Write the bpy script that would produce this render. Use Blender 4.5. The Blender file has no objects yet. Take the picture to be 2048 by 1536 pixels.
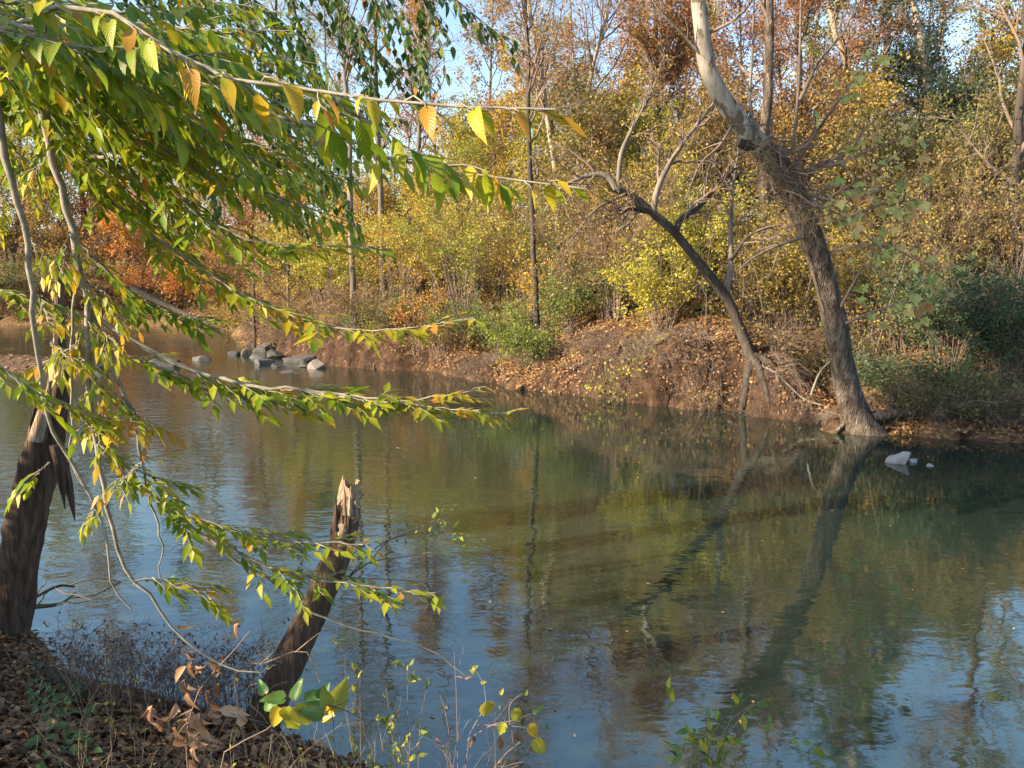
import bpy, math
import numpy as np
from mathutils import Vector

# ------------------------------------------------------------------ camera, sky, sun, exposure
sc = bpy.context.scene
COL = sc.collection
F_PX = 1518.0                      # focal length in pixels of a 2048 wide frame
PITCH = math.radians(7.43)
EYE = np.array([0.0, 0.0, 2.6])    # eye height above the water
cam_d = bpy.data.cameras.new('camera'); cam = bpy.data.objects.new('camera', cam_d); COL.objects.link(cam)
cam_d.sensor_width = 36.0; cam_d.lens = 36.0 * F_PX / 2048.0
cam_d.clip_start = 0.05; cam_d.clip_end = 3000
cam.location = EYE; cam.rotation_euler = (math.radians(90) - PITCH, 0, 0)
sc.camera = cam

SUN_EL = math.radians(25.0)
SUN_XY = np.array([-0.93, -0.37]); SUN_XY /= np.linalg.norm(SUN_XY)
w = bpy.data.worlds.new('World'); sc.world = w; w.use_nodes = True
nt = w.node_tree; nt.nodes.clear()
sky = nt.nodes.new('ShaderNodeTexSky'); sky.sky_type = 'NISHITA'; sky.sun_disc = False
sky.sun_elevation = SUN_EL
sky.sun_rotation = math.atan2(SUN_XY[0], SUN_XY[1])
sky.air_density = 1.0; sky.dust_density = 0.6; sky.ozone_density = 1.0
bg = nt.nodes.new('ShaderNodeBackground'); bg.inputs['Strength'].default_value = 0.115
wo = nt.nodes.new('ShaderNodeOutputWorld')
nt.links.new(sky.outputs[0], bg.inputs[0]); nt.links.new(bg.outputs[0], wo.inputs[0])
sun_d = bpy.data.lights.new('sun', 'SUN'); sun_d.energy = 5.0; sun_d.angle = math.radians(0.6)
sun_d.color = (1.0, 0.83, 0.60)
sun = bpy.data.objects.new('sun', sun_d); COL.objects.link(sun)
sdir = Vector((SUN_XY[0] * math.cos(SUN_EL), SUN_XY[1] * math.cos(SUN_EL), math.sin(SUN_EL)))
sun.rotation_euler = sdir.to_track_quat('Z', 'Y').to_euler()
sc.view_settings.view_transform = 'Standard'; sc.view_settings.look = 'None'
sc.view_settings.gamma = 1.0; sc.view_settings.use_curve_mapping = False
sc.view_settings.exposure = 1.68
sc.cycles.use_denoising = True
sc.cycles.max_bounces = 5; sc.cycles.diffuse_bounces = 2; sc.cycles.glossy_bounces = 3
sc.cycles.transmission_bounces = 4; sc.cycles.transparent_max_bounces = 4
sc.cycles.sample_clamp_indirect = 6.0

RNG = np.random.default_rng(7)
cp, sp = math.cos(PITCH), math.sin(PITCH)
def P(u, v, y):                     # the point at depth y (metres ahead) seen at photo pixel u, v
    a = (u - 1024) / F_PX; b = -(v - 768) / F_PX
    dy = cp + b * sp; dz = -sp + b * cp
    t = y / dy
    return np.array([a * t, y, EYE[2] + dz * t])
def PP(rows): return np.array([P(*r) for r in rows])
def G(u, v, z=0.0):                 # the point on level z seen at photo pixel u, v
    a = (u - 1024) / F_PX; b = -(v - 768) / F_PX
    dy = cp + b * sp; dz = -sp + b * cp
    t = (z - EYE[2]) / dz
    return np.array([a * t, dy * t, z])
def project(p):                     # world points -> pixel u, v, depth
    q = np.asarray(p) - EYE
    fz = q[..., 1] * cp - q[..., 2] * sp
    up = q[..., 1] * sp + q[..., 2] * cp
    return 1024 + F_PX * q[..., 0] / fz, 768 - F_PX * up / fz, fz

# ------------------------------------------------------------------ noise and interpolation
def _hash(ix, iy, s):
    n = (ix * 374761393 + iy * 668265263 + s * 1442695041) & 0xffffffff
    n = ((n ^ (n >> 13)) * 1274126177) & 0xffffffff
    return ((n ^ (n >> 16)) & 0xffff) / 65535.0
def vnoise(x, y, s=0):
    x = np.asarray(x, float); y = np.asarray(y, float)
    ix = np.floor(x).astype(np.int64); iy = np.floor(y).astype(np.int64)
    fx = x - ix; fy = y - iy
    fx = fx * fx * (3 - 2 * fx); fy = fy * fy * (3 - 2 * fy)
    a = _hash(ix, iy, s); b = _hash(ix + 1, iy, s); c = _hash(ix, iy + 1, s); d = _hash(ix + 1, iy + 1, s)
    return (a + (b - a) * fx) * (1 - fy) + (c + (d - c) * fx) * fy - 0.5
def fbm(x, y, s=0, o=4):
    r = 0; a = 1.0
    for k in range(o):
        r = r + a * vnoise(x * 2 ** k, y * 2 ** k, s + k); a *= 0.5
    return r
def unit(v):
    return v / np.maximum(np.linalg.norm(v, axis=-1, keepdims=True), 1e-9)
def spline(pts, n):                 # Catmull-Rom through pts (M,D), n samples evenly spaced by index length
    p = np.asarray(pts, float)
    if len(p) == 2: return p[0] + (p[1] - p[0]) * np.linspace(0, 1, n)[:, None]
    q = np.vstack([2 * p[0] - p[1], p, 2 * p[-1] - p[-2]])
    seg = np.linalg.norm(np.diff(p, axis=0), axis=1); cum = np.r_[0, np.cumsum(seg)]
    s = np.linspace(0, cum[-1], n); i = np.clip(np.searchsorted(cum, s, 'right') - 1, 0, len(p) - 2)
    t = ((s - cum[i]) / np.maximum(seg[i], 1e-9))[:, None]
    a, b, c, d = q[i], q[i + 1], q[i + 2], q[i + 3]
    return 0.5 * (2 * b + (c - a) * t + (2 * a - 5 * b + 4 * c - d) * t ** 2 + (3 * b - a - 3 * c + d) * t ** 3)

# ------------------------------------------------------------------ materials
def _mat(name):
    m = bpy.data.materials.new(name); m.use_nodes = True; t = m.node_tree; t.nodes.clear()
    out = t.nodes.new('ShaderNodeOutputMaterial')
    return m, t, out
def N(t, typ, **kw):
    n = t.nodes.new(typ)
    for k, v in kw.items():
        if k in n.inputs: n.inputs[k].default_value = v
        else: setattr(n, k, v)
    return n
def ramp(t, stops):
    r = t.nodes.new('ShaderNodeValToRGB'); e = r.color_ramp.elements
    while len(e) < len(stops): e.new(0.5)
    for el, (p, c) in zip(e, stops): el.position = p; el.color = (*c, 1)
    return r
def leaf_mat(name, stops, trans=0.4, rough=0.55, veins=False, edge=None, spec=0.3):
    m, t, out = _mat(name)
    at = N(t, 'ShaderNodeAttribute', attribute_name='leaf')
    sep = N(t, 'ShaderNodeSeparateXYZ'); t.links.new(at.outputs['Vector'], sep.inputs[0])
    r = ramp(t, stops); t.links.new(sep.outputs['Z'], r.inputs[0])
    col = r.outputs[0]
    b = N(t, 'ShaderNodeBsdfPrincipled', Roughness=rough); b.inputs['Specular IOR Level'].default_value = spec
    if veins:
        ax = N(t, 'ShaderNodeMath', operation='ABSOLUTE'); t.links.new(sep.outputs['X'], ax.inputs[0])
        m1 = N(t, 'ShaderNodeMath', operation='MULTIPLY_ADD'); m1.inputs[1].default_value = -0.22
        t.links.new(ax.outputs[0], m1.inputs[0]); t.links.new(sep.outputs['Y'], m1.inputs[2])
        m2 = N(t, 'ShaderNodeMath', operation='MULTIPLY'); m2.inputs[1].default_value = 2 * math.pi * 11
        t.links.new(m1.outputs[0], m2.inputs[0])
        s = N(t, 'ShaderNodeMath', operation='SINE'); t.links.new(m2.outputs[0], s.inputs[0])
        mr = N(t, 'ShaderNodeMapRange'); mr.inputs['From Min'].default_value = 0.2; mr.inputs['From Max'].default_value = 1.0
        mr.inputs['To Min'].default_value = 1.0; mr.inputs['To Max'].default_value = 0.84
        t.links.new(s.outputs[0], mr.inputs['Value'])
        mid = N(t, 'ShaderNodeMapRange'); mid.inputs['From Min'].default_value = 0.02; mid.inputs['From Max'].default_value = 0.09
        mid.inputs['To Min'].default_value = 1.25; mid.inputs['To Max'].default_value = 1.0
        t.links.new(ax.outputs[0], mid.inputs['Value'])
        mm = N(t, 'ShaderNodeMath', operation='MULTIPLY'); t.links.new(mr.outputs[0], mm.inputs[0]); t.links.new(mid.outputs[0], mm.inputs[1])
        mx = N(t, 'ShaderNodeMix', data_type='RGBA', blend_type='MULTIPLY'); mx.inputs[0].default_value = 1.0
        t.links.new(col, mx.inputs[6]); t.links.new(mm.outputs[0], mx.inputs[7]); col = mx.outputs[2]
        # yellowing margins and brown blotches
        no = N(t, 'ShaderNodeTexNoise', Scale=38.0, Detail=3.0); tc = N(t, 'ShaderNodeNewGeometry')
        t.links.new(tc.outputs['Position'], no.inputs['Vector'])
        br = N(t, 'ShaderNodeMapRange'); br.inputs['From Min'].default_value = 0.60; br.inputs['From Max'].default_value = 0.72
        t.links.new(no.outputs[0], br.inputs['Value'])
        ms = N(t, 'ShaderNodeMath', operation='MULTIPLY'); ms.inputs[1].default_value = 0.75
        t.links.new(br.outputs[0], ms.inputs[0])
        mb = N(t, 'ShaderNodeMix', data_type='RGBA'); mb.inputs[7].default_value = (*(edge or (0.30, 0.17, 0.03)), 1)
        t.links.new(ms.outputs[0], mb.inputs[0]); t.links.new(col, mb.inputs[6]); col = mb.outputs[2]
        bu = N(t, 'ShaderNodeBump', Strength=0.22, Distance=0.0015); t.links.new(s.outputs[0], bu.inputs['Height'])
        t.links.new(bu.outputs[0], b.inputs['Normal'])
    t.links.new(col, b.inputs['Base Color'])
    tr = N(t, 'ShaderNodeBsdfTranslucent'); t.links.new(col, tr.inputs[0])
    mix = N(t, 'ShaderNodeMixShader', Fac=trans)
    t.links.new(b.outputs[0], mix.inputs[1]); t.links.new(tr.outputs[0], mix.inputs[2]); t.links.new(mix.outputs[0], out.inputs[0])
    return m
def bark_mat(name, stops, scale=6.0, stretch=0.18, bump=0.6, rough=0.9, dist=0.02, patch=None):
    m, t, out = _mat(name)
    tc = N(t, 'ShaderNodeNewGeometry'); mp = N(t, 'ShaderNodeMapping'); mp.inputs['Scale'].default_value = (1, 1, stretch)
    t.links.new(tc.outputs['Position'], mp.inputs[0])
    n1 = N(t, 'ShaderNodeTexNoise', Scale=scale, Detail=8.0, Roughness=0.65); t.links.new(mp.outputs[0], n1.inputs['Vector'])
    v = N(t, 'ShaderNodeTexVoronoi', Scale=scale * 2.4, feature='DISTANCE_TO_EDGE'); t.links.new(mp.outputs[0], v.inputs['Vector'])
    r = ramp(t, stops); t.links.new(n1.outputs[0], r.inputs[0]); col = r.outputs[0]
    b = N(t, 'ShaderNodeBsdfPrincipled', Roughness=rough); b.inputs['Specular IOR Level'].default_value = 0.2
    if patch:
        n2 = N(t, 'ShaderNodeTexNoise', Scale=patch[1], Detail=4.0, Roughness=0.6); mp2 = N(t, 'ShaderNodeMapping')
        mp2.inputs['Scale'].default_value = (1, 1, 0.5); t.links.new(tc.outputs['Position'], mp2.inputs[0]); t.links.new(mp2.outputs[0], n2.inputs['Vector'])
        mr = N(t, 'ShaderNodeMapRange'); mr.inputs['From Min'].default_value = patch[2]; mr.inputs['From Max'].default_value = patch[2] + 0.05
        t.links.new(n2.outputs[0], mr.inputs['Value'])
        mx = N(t, 'ShaderNodeMix', data_type='RGBA'); mx.inputs[7].default_value = (*patch[0], 1)
        t.links.new(mr.outputs[0], mx.inputs[0]); t.links.new(col, mx.inputs[6]); col = mx.outputs[2]
    t.links.new(col, b.inputs['Base Color'])
    ad = N(t, 'ShaderNodeMath', operation='MULTIPLY_ADD'); ad.inputs[1].default_value = 0.8
    t.links.new(v.outputs['Distance'], ad.inputs[0]); t.links.new(n1.outputs[0], ad.inputs[2])
    bu = N(t, 'ShaderNodeBump', Strength=bump, Distance=dist); t.links.new(ad.outputs[0], bu.inputs['Height']); t.links.new(bu.outputs[0], b.inputs['Normal'])
    t.links.new(b.outputs[0], out.inputs[0])
    return m
def ground_mat(name, litter, soil):
    m, t, out = _mat(name)
    g = N(t, 'ShaderNodeNewGeometry')
    v = N(t, 'ShaderNodeTexVoronoi', Scale=13.0); t.links.new(g.outputs['Position'], v.inputs['Vector'])
    sp_ = N(t, 'ShaderNodeSeparateXYZ'); t.links.new(v.outputs['Color'], sp_.inputs[0])
    r = ramp(t, litter); t.links.new(sp_.outputs['X'], r.inputs[0])
    n1 = N(t, 'ShaderNodeTexNoise', Scale=4.5, Detail=9.0, Roughness=0.78); t.links.new(g.outputs['Position'], n1.inputs['Vector'])
    r2 = ramp(t, soil); t.links.new(n1.outputs[0], r2.inputs[0])
    nz = N(t, 'ShaderNodeSeparateXYZ'); t.links.new(g.outputs['True Normal'], nz.inputs[0])
    mr = N(t, 'ShaderNodeMapRange'); mr.inputs['From Min'].default_value = 0.55; mr.inputs['From Max'].default_value = 0.9
    n2 = N(t, 'ShaderNodeTexNoise', Scale=1.1, Detail=5.0); t.links.new(g.outputs['Position'], n2.inputs['Vector'])
    ad = N(t, 'ShaderNodeMath', operation='MULTIPLY_ADD'); ad.inputs[1].default_value = 0.5; ad.use_clamp = False
    t.links.new(n2.outputs[0], ad.inputs[0]); t.links.new(nz.outputs['Z'], ad.inputs[2])
    sb = N(t, 'ShaderNodeMath', operation='SUBTRACT'); sb.inputs[1].default_value = 0.25
    t.links.new(ad.outputs[0], sb.inputs[0]); t.links.new(sb.outputs[0], mr.inputs['Value'])
    mx = N(t, 'ShaderNodeMix', data_type='RGBA'); t.links.new(mr.outputs[0], mx.inputs[0])
    t.links.new(r2.outputs[0], mx.inputs[6]); t.links.new(r.outputs[0], mx.inputs[7])
    b = N(t, 'ShaderNodeBsdfPrincipled', Roughness=0.95); b.inputs['Specular IOR Level'].default_value = 0.15
    t.links.new(mx.outputs[2], b.inputs['Base Color'])
    n3 = N(t, 'ShaderNodeTexNoise', Scale=9.0, Detail=9.0, Roughness=0.75); t.links.new(g.outputs['Position'], n3.inputs['Vector'])
    bu = N(t, 'ShaderNodeBump', Strength=0.9, Distance=0.08); t.links.new(n3.outputs[0], bu.inputs['Height']); t.links.new(bu.outputs[0], b.inputs['Normal'])
    t.links.new(b.outputs[0], out.inputs[0])
    return m
def rock_mat(name, stops):
    m, t, out = _mat(name)
    g = N(t, 'ShaderNodeNewGeometry'); n1 = N(t, 'ShaderNodeTexNoise', Scale=5.0, Detail=9.0, Roughness=0.7)
    t.links.new(g.outputs['Position'], n1.inputs['Vector'])
    r = ramp(t, stops); t.links.new(n1.outputs[0], r.inputs[0])
    b = N(t, 'ShaderNodeBsdfPrincipled', Roughness=0.75); t.links.new(r.outputs[0], b.inputs['Base Color'])
    n2 = N(t, 'ShaderNodeTexNoise', Scale=14.0, Detail=9.0, Roughness=0.7); t.links.new(g.outputs['Position'], n2.inputs['Vector'])
    bu = N(t, 'ShaderNodeBump', Strength=0.7, Distance=0.04); t.links.new(n2.outputs[0], bu.inputs['Height']); t.links.new(bu.outputs[0], b.inputs['Normal'])
    t.links.new(b.outputs[0], out.inputs[0])
    return m
def water_mat():
    m, t, out = _mat('river_water')
    g = N(t, 'ShaderNodeNewGeometry')
    def noise(scale, sx, sy, detail, rot=0.0):
        mp = N(t, 'ShaderNodeMapping'); mp.inputs['Scale'].default_value = (sx, sy, 1); mp.inputs['Rotation'].default_value = (0, 0, rot)
        t.links.new(g.outputs['Position'], mp.inputs[0])
        n = N(t, 'ShaderNodeTexNoise', Scale=scale, Detail=detail, Roughness=0.5, Distortion=0.4); t.links.new(mp.outputs[0], n.inputs['Vector']); return n
    big = noise(0.16, 1, 1, 3.0)                     # calm and ruffled stretches
    cal = N(t, 'ShaderNodeMapRange'); cal.inputs['From Min'].default_value = 0.40; cal.inputs['From Max'].default_value = 0.62
    cal.inputs['To Min'].default_value = 0.35; cal.inputs['To Max'].default_value = 1.0
    t.links.new(big.outputs[0], cal.inputs['Value'])
    # the water is livelier below the riffle (upstream, left)
    sx = N(t, 'ShaderNodeSeparateXYZ'); t.links.new(g.outputs['Position'], sx.inputs[0])
    rif = N(t, 'ShaderNodeMapRange'); rif.inputs['From Min'].default_value = 1.0; rif.inputs['From Max'].default_value = -7.0
    rif.inputs['To Min'].default_value = 0.4; rif.inputs['To Max'].default_value = 1.5
    t.links.new(sx.outputs['X'], rif.inputs['Value'])
    k = N(t, 'ShaderNodeMath', operation='MULTIPLY'); t.links.new(cal.outputs[0], k.inputs[0]); t.links.new(rif.outputs[0], k.inputs[1])
    a = noise(3.2, 0.75, 1.5, 2.0, 0.35); c = noise(9.0, 0.8, 1.4, 2.0, -0.25); f = noise(1.0, 0.8, 1.3, 1.0, 0.6)
    s1 = N(t, 'ShaderNodeMath', operation='MULTIPLY_ADD'); s1.inputs[1].default_value = 0.30
    t.links.new(c.outputs[0], s1.inputs[0]); t.links.new(a.outputs[0], s1.inputs[2])
    s2 = N(t, 'ShaderNodeMath', operation='MULTIPLY_ADD'); s2.inputs[1].default_value = 0.8
    t.links.new(f.outputs[0], s2.inputs[0]); t.links.new(s1.outputs[0], s2.inputs[2])
    mul = N(t, 'ShaderNodeMath', operation='MULTIPLY'); t.links.new(s2.outputs[0], mul.inputs[0]); t.links.new(k.outputs[0], mul.inputs[1])
    bu = N(t, 'ShaderNodeBump', Strength=1.0, Distance=0.0085); t.links.new(mul.outputs[0], bu.inputs['Height'])
    mud = noise(0.25, 1, 1.6, 4.0)
    r = ramp(t, [(0.3, (0.012, 0.022, 0.017)), (0.7, (0.015, 0.024, 0.017))]); t.links.new(mud.outputs[0], r.inputs[0])
    b = N(t, 'ShaderNodeBsdfPrincipled', Roughness=0.03, IOR=2.7); b.inputs['Specular Tint'].default_value = (0.86, 1.0, 0.93, 1)
    t.links.new(r.outputs[0], b.inputs['Base Color']); t.links.new(bu.outputs[0], b.inputs['Normal'])
    t.links.new(b.outputs[0], out.inputs[0])
    return m

PAL = {
 'gold':   leaf_mat('leaf_gold',   [(0.0, (0.21, 0.17, 0.03)), (0.4, (0.40, 0.29, 0.045)), (0.75, (0.55, 0.39, 0.05)), (1.0, (0.55, 0.28, 0.05))]),
 'orange': leaf_mat('leaf_orange', [(0.0, (0.28, 0.09, 0.02)), (0.5, (0.50, 0.19, 0.03)), (0.8, (0.56, 0.29, 0.05)), (1.0, (0.40, 0.26, 0.05))]),
 'rust':   leaf_mat('leaf_rust',   [(0.0, (0.16, 0.07, 0.035)), (0.5, (0.32, 0.14, 0.06)), (0.8, (0.42, 0.22, 0.07)), (1.0, (0.30, 0.22, 0.06))]),
 'ygreen': leaf_mat('leaf_yellowgreen', [(0.0, (0.10, 0.15, 0.022)), (0.4, (0.25, 0.28, 0.035)), (0.8, (0.42, 0.39, 0.04)), (1.0, (0.50, 0.36, 0.045))]),
 'green':  leaf_mat('leaf_green',  [(0.0, (0.05, 0.10, 0.025)), (0.5, (0.10, 0.17, 0.035)), (0.85, (0.18, 0.22, 0.04)), (1.0, (0.34, 0.27, 0.05))]),
 'olive':  leaf_mat('leaf_olive',  [(0.0, (0.09, 0.09, 0.035)), (0.5, (0.18, 0.17, 0.05)), (0.85, (0.28, 0.21, 0.06)), (1.0, (0.32, 0.17, 0.06))]),
 'brown':  leaf_mat('leaf_brown',  [(0.0, (0.15, 0.085, 0.035)), (0.5, (0.29, 0.18, 0.055)), (0.8, (0.38, 0.26, 0.06)), (1.0, (0.42, 0.32, 0.06))]),
 'dgreen': leaf_mat('leaf_darkgreen', [(0.0, (0.025, 0.06, 0.03)), (0.6, (0.05, 0.095, 0.04)), (1.0, (0.09, 0.13, 0.045))], trans=0.25),
 'needle': leaf_mat('needles', [(0.0, (0.02, 0.045, 0.025)), (1.0, (0.05, 0.08, 0.04))], trans=0.1),
 'litter': leaf_mat('leaf_litter', [(0.0, (0.08, 0.045, 0.025)), (0.4, (0.18, 0.095, 0.045)), (0.75, (0.30, 0.15, 0.06)), (1.0, (0.40, 0.25, 0.10))], trans=0.15),
}
BARK = {
 'grey':  bark_mat('bark_grey',  [(0.3, (0.07, 0.06, 0.05)), (0.55, (0.17, 0.145, 0.115)), (0.8, (0.30, 0.26, 0.21))]),
 'pale':  bark_mat('bark_pale',  [(0.3, (0.17, 0.13, 0.09)), (0.55, (0.33, 0.27, 0.20)), (0.8, (0.48, 0.42, 0.34))]),
 'dark':  bark_mat('bark_dark',  [(0.3, (0.025, 0.021, 0.018)), (0.55, (0.065, 0.052, 0.042)), (0.8, (0.13, 0.105, 0.085))]),
 'brown': bark_mat('bark_brown', [(0.32, (0.022, 0.016, 0.012)), (0.5, (0.085, 0.064, 0.048)), (0.7, (0.20, 0.16, 0.125))], scale=11, stretch=0.33, bump=1.0, dist=0.05, patch=((0.24, 0.205, 0.165), 5.0, 0.63)),
 'white': bark_mat('bark_sycamore_white', [(0.3, (0.14, 0.12, 0.095)), (0.6, (0.27, 0.245, 0.205)), (0.8, (0.36, 0.335, 0.295))], scale=6, bump=0.5, patch=((0.085, 0.068, 0.05), 5.0, 0.52)),
 'twig':  bark_mat('twig_brown', [(0.3, (0.09, 0.065, 0.05)), (0.6, (0.20, 0.15, 0.12)), (0.8, (0.30, 0.24, 0.19))], scale=2, bump=0.0),
 'vine':  bark_mat('twig_tan', [(0.3, (0.20, 0.14, 0.08)), (0.6, (0.34, 0.26, 0.16)), (0.8, (0.44, 0.36, 0.24))], scale=2, bump=0.0),
 'beech': bark_mat('bark_beech', [(0.3, (0.13, 0.115, 0.09)), (0.55, (0.26, 0.235, 0.185)), (0.8, (0.38, 0.35, 0.28))], scale=25, stretch=1.0, bump=0.25, dist=0.003),
 'dead':  bark_mat('dead_wood', [(0.25, (0.025, 0.017, 0.012)), (0.5, (0.085, 0.054, 0.036)), (0.75, (0.19, 0.125, 0.085))], scale=22, stretch=0.06, bump=1.0, dist=0.02),
 'split': bark_mat('split_wood', [(0.25, (0.10, 0.06, 0.038)), (0.5, (0.28, 0.20, 0.135)), (0.75, (0.46, 0.37, 0.28))], scale=30, stretch=0.05, bump=1.0, dist=0.015),
}

# ------------------------------------------------------------------ mesh building
class MB:
    def __init__(s): s.v = []; s.f = {3: [], 4: []}; s.n = 0; s.a = []
    def add(s, verts, faces, attr=None):
        verts = np.asarray(verts, float).reshape(-1, 3)
        for fc in ([faces] if isinstance(faces, np.ndarray) else faces):
            fc = np.asarray(fc)
            if fc.size: s.f[fc.shape[1]].append(fc + s.n)
        s.v.append(verts); s.n += len(verts)
        s.a.append(np.zeros((len(verts), 3)) if attr is None else attr)
        return s
    def mesh(s, name, mat, smooth=False):
        me = bpy.data.meshes.new(name)
        V = np.vstack(s.v).astype(np.float32)
        f3 = np.vstack(s.f[3]) if s.f[3] else np.zeros((0, 3), int); f4 = np.vstack(s.f[4]) if s.f[4] else np.zeros((0, 4), int)
        li = np.r_[f3.ravel(), f4.ravel()].astype(np.int32)
        tot = np.r_[np.full(len(f3), 3), np.full(len(f4), 4)].astype(np.int32)
        st = np.r_[0, np.cumsum(tot)[:-1]].astype(np.int32)
        me.vertices.add(len(V)); me.vertices.foreach_set('co', V.ravel())
        me.loops.add(len(li)); me.loops.foreach_set('vertex_index', li)
        me.polygons.add(len(tot)); me.polygons.foreach_set('loop_start', st); me.polygons.foreach_set('loop_total', tot)
        if smooth: me.polygons.foreach_set('use_smooth', np.ones(len(tot), bool))
        A = np.vstack(s.a).astype(np.float32)
        if A.any():
            at = me.attributes.new('leaf', 'FLOAT_VECTOR', 'POINT'); at.data.foreach_set('vector', A.ravel())
        me.update(calc_edges=True); me.materials.append(mat)
        return me
    def build(s, name, mat, parent=None, smooth=False):
        if not s.n: return None
        o = bpy.data.objects.new(name, s.mesh(name, mat, smooth)); COL.objects.link(o)
        if parent is not None and name in ('twigs', 'branches', 'stems', 'crown', 'foliage', 'strands', 'sticks', 'runners'): o['kind'] = 'stuff'
        if parent is not None:
            o.parent = parent
            o.location = -np.array(parent.location) if parent.parent is None else (0, 0, 0)
        return o
def tag(o, label, cat=None, group=None, kind=None):
    o['label'] = label
    if cat: o['category'] = cat
    if group: o['group'] = group
    if kind: o['kind'] = kind
    return o
def thing(name, label, cat, loc, group=None):
    o = bpy.data.objects.new(name, None); COL.objects.link(o); o.location = loc; o.empty_display_size = 0.2
    return tag(o, label, cat, group)
def structure(o): o['kind'] = 'structure'; return o

def tubes(mb, pts, rad, sides=4, cap=False, lump=0.0, seed=0):
    """pts (N,K,3), rad (N,K): N tubes of K rings."""
    pts = np.asarray(pts, float); rad = np.asarray(rad, float)
    if pts.ndim == 2: pts = pts[None]; rad = rad[None]
    Nn, K, _ = pts.shape
    T = unit(np.gradient(pts, axis=1))
    ref = np.zeros_like(T); ref[..., 1] = 1.0
    mean = unit(T.mean(axis=1))
    alt = np.abs(mean[:, 1]) > 0.8
    ref[alt] = np.array([1.0, 0, 0])
    A = unit(np.cross(T, ref)); B = np.cross(T, A)
    ang = np.arange(sides) * 2 * np.pi / sides
    R = rad[..., None] * np.ones(sides)
    if lump:
        rg = np.random.default_rng(seed)
        ph = rg.uniform(0, 6.28, 5)
        s = np.linspace(0, 1, K)[None, :, None] * K * 0.35
        R = R * (1 + lump * (np.sin(3 * ang + ph[0] + s * 0.6) * 0.5 + np.sin(5 * ang + ph[1] - s * 0.4) * 0.35 + np.sin(8 * ang + ph[2] + s) * 0.25 + np.sin(2 * ang + ph[3] + s * 1.7) * 0.5)
                 + lump * 0.5 * rg.standard_normal((Nn, K, sides)) * 0.5)
    V = pts[:, :, None, :] + R[..., None] * (np.cos(ang)[:, None] * A[:, :, None, :] + np.sin(ang)[:, None] * B[:, :, None, :])
    i = np.arange(K - 1)[:, None]; j = np.arange(sides)[None, :]; j2 = (j + 1) % sides
    q = np.stack([i * sides + j, i * sides + j2, (i + 1) * sides + j2, (i + 1) * sides + j], -1).reshape(-1, 4)
    fq = (np.arange(Nn)[:, None, None] * (K * sides) + q[None]).reshape(-1, 4)
    mb.add(V.reshape(-1, 3), fq)
    if cap:
        for e, rev in ((0, True), (K - 1, False)):
            for n in range(Nn):
                ring = V[n, e]; c = ring.mean(axis=0)
                tri = np.array([[sides, (k + 1) % sides, k] if rev else [sides, k, (k + 1) % sides] for k in range(sides)])
                mb.add(np.vstack([ring, c]), tri)
    return mb
LEAF_DIAMOND = (np.array([[0, 0, 0], [-0.30, 0.42, 0.06], [0, 1, 0], [0.30, 0.42, 0.06]]), np.array([[0, 2, 1], [0, 3, 2]]))
def leaf_shape(wid=0.46, curl=0.12, fold=0.10, n=7, serr=0.0, tip=1.25, sd=0, twist=0.0):
    rg = np.random.default_rng(sd)
    s = np.linspace(0, 1, n)
    hw = wid / 2 * np.sin(np.pi * s ** 0.80) ** 0.8 * (1 - 0.25 * s)
    hw[0] = 0.004; hw[-1] = 0.0
    if tip: hw[-2] *= 0.75
    if serr: hw[1:-1] *= 1 + serr * rg.uniform(-1, 1, n - 2)
    z = -curl * s ** 2 + 0.02 * np.sin(6 * s + sd)
    V = []; A = []
    for k in range(n):
        V += [[-hw[k], s[k], z[k] + fold * hw[k] * 2 + twist * s[k] * hw[k]], [0, s[k], z[k]], [hw[k], s[k], z[k] + fold * hw[k] * 2 - twist * s[k] * hw[k]]]
        A += [[-1, s[k], 0], [0, s[k], 0], [1, s[k], 0]]
    q = []
    for k in range(n - 1):
        a = 3 * k
        q += [[a, a + 1, a + 4, a + 3], [a + 1, a + 2, a + 5, a + 4]]
    return np.array(V), np.array(q), np.array(A)
def frames(d, nrm):
    """leaf frames: Y along d, Z near nrm."""
    Y = unit(d); X = unit(np.cross(Y, nrm)); Z = np.cross(X, Y)
    return np.stack([X, Y, Z], axis=-1)       # columns
def add_leaves(mb, pos, d, nrm, size, tone, shape=LEAF_DIAMOND, attr=None):
    M = frames(d, nrm)
    tv, tf = shape[0], shape[1]; nv = len(tv)
    V = pos[:, None, :] + size[:, None, None] * np.einsum('nij,vj->nvi', M, tv)
    F = (np.arange(len(pos))[:, None, None] * nv + tf[None]).reshape(-1, tf.shape[1])
    A = np.zeros((len(pos), nv, 3)); A[..., 2] = tone[:, None]
    if len(shape) > 2: A[..., :2] = shape[2][None, :, :2]
    mb.add(V.reshape(-1, 3), F, A.reshape(-1, 3))
def interp(par, t):                 # par (N,K,D), t (N,n) in 0..1 -> pts (N,n,D), tangents
    K = par.shape[1]; s = t * (K - 1); i = np.clip(s.astype(int), 0, K - 2); f = (s - i)[..., None]
    n = np.arange(par.shape[0])[:, None]
    a, b = par[n, i], par[n, i + 1]
    return a + (b - a) * f, b - a
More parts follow.
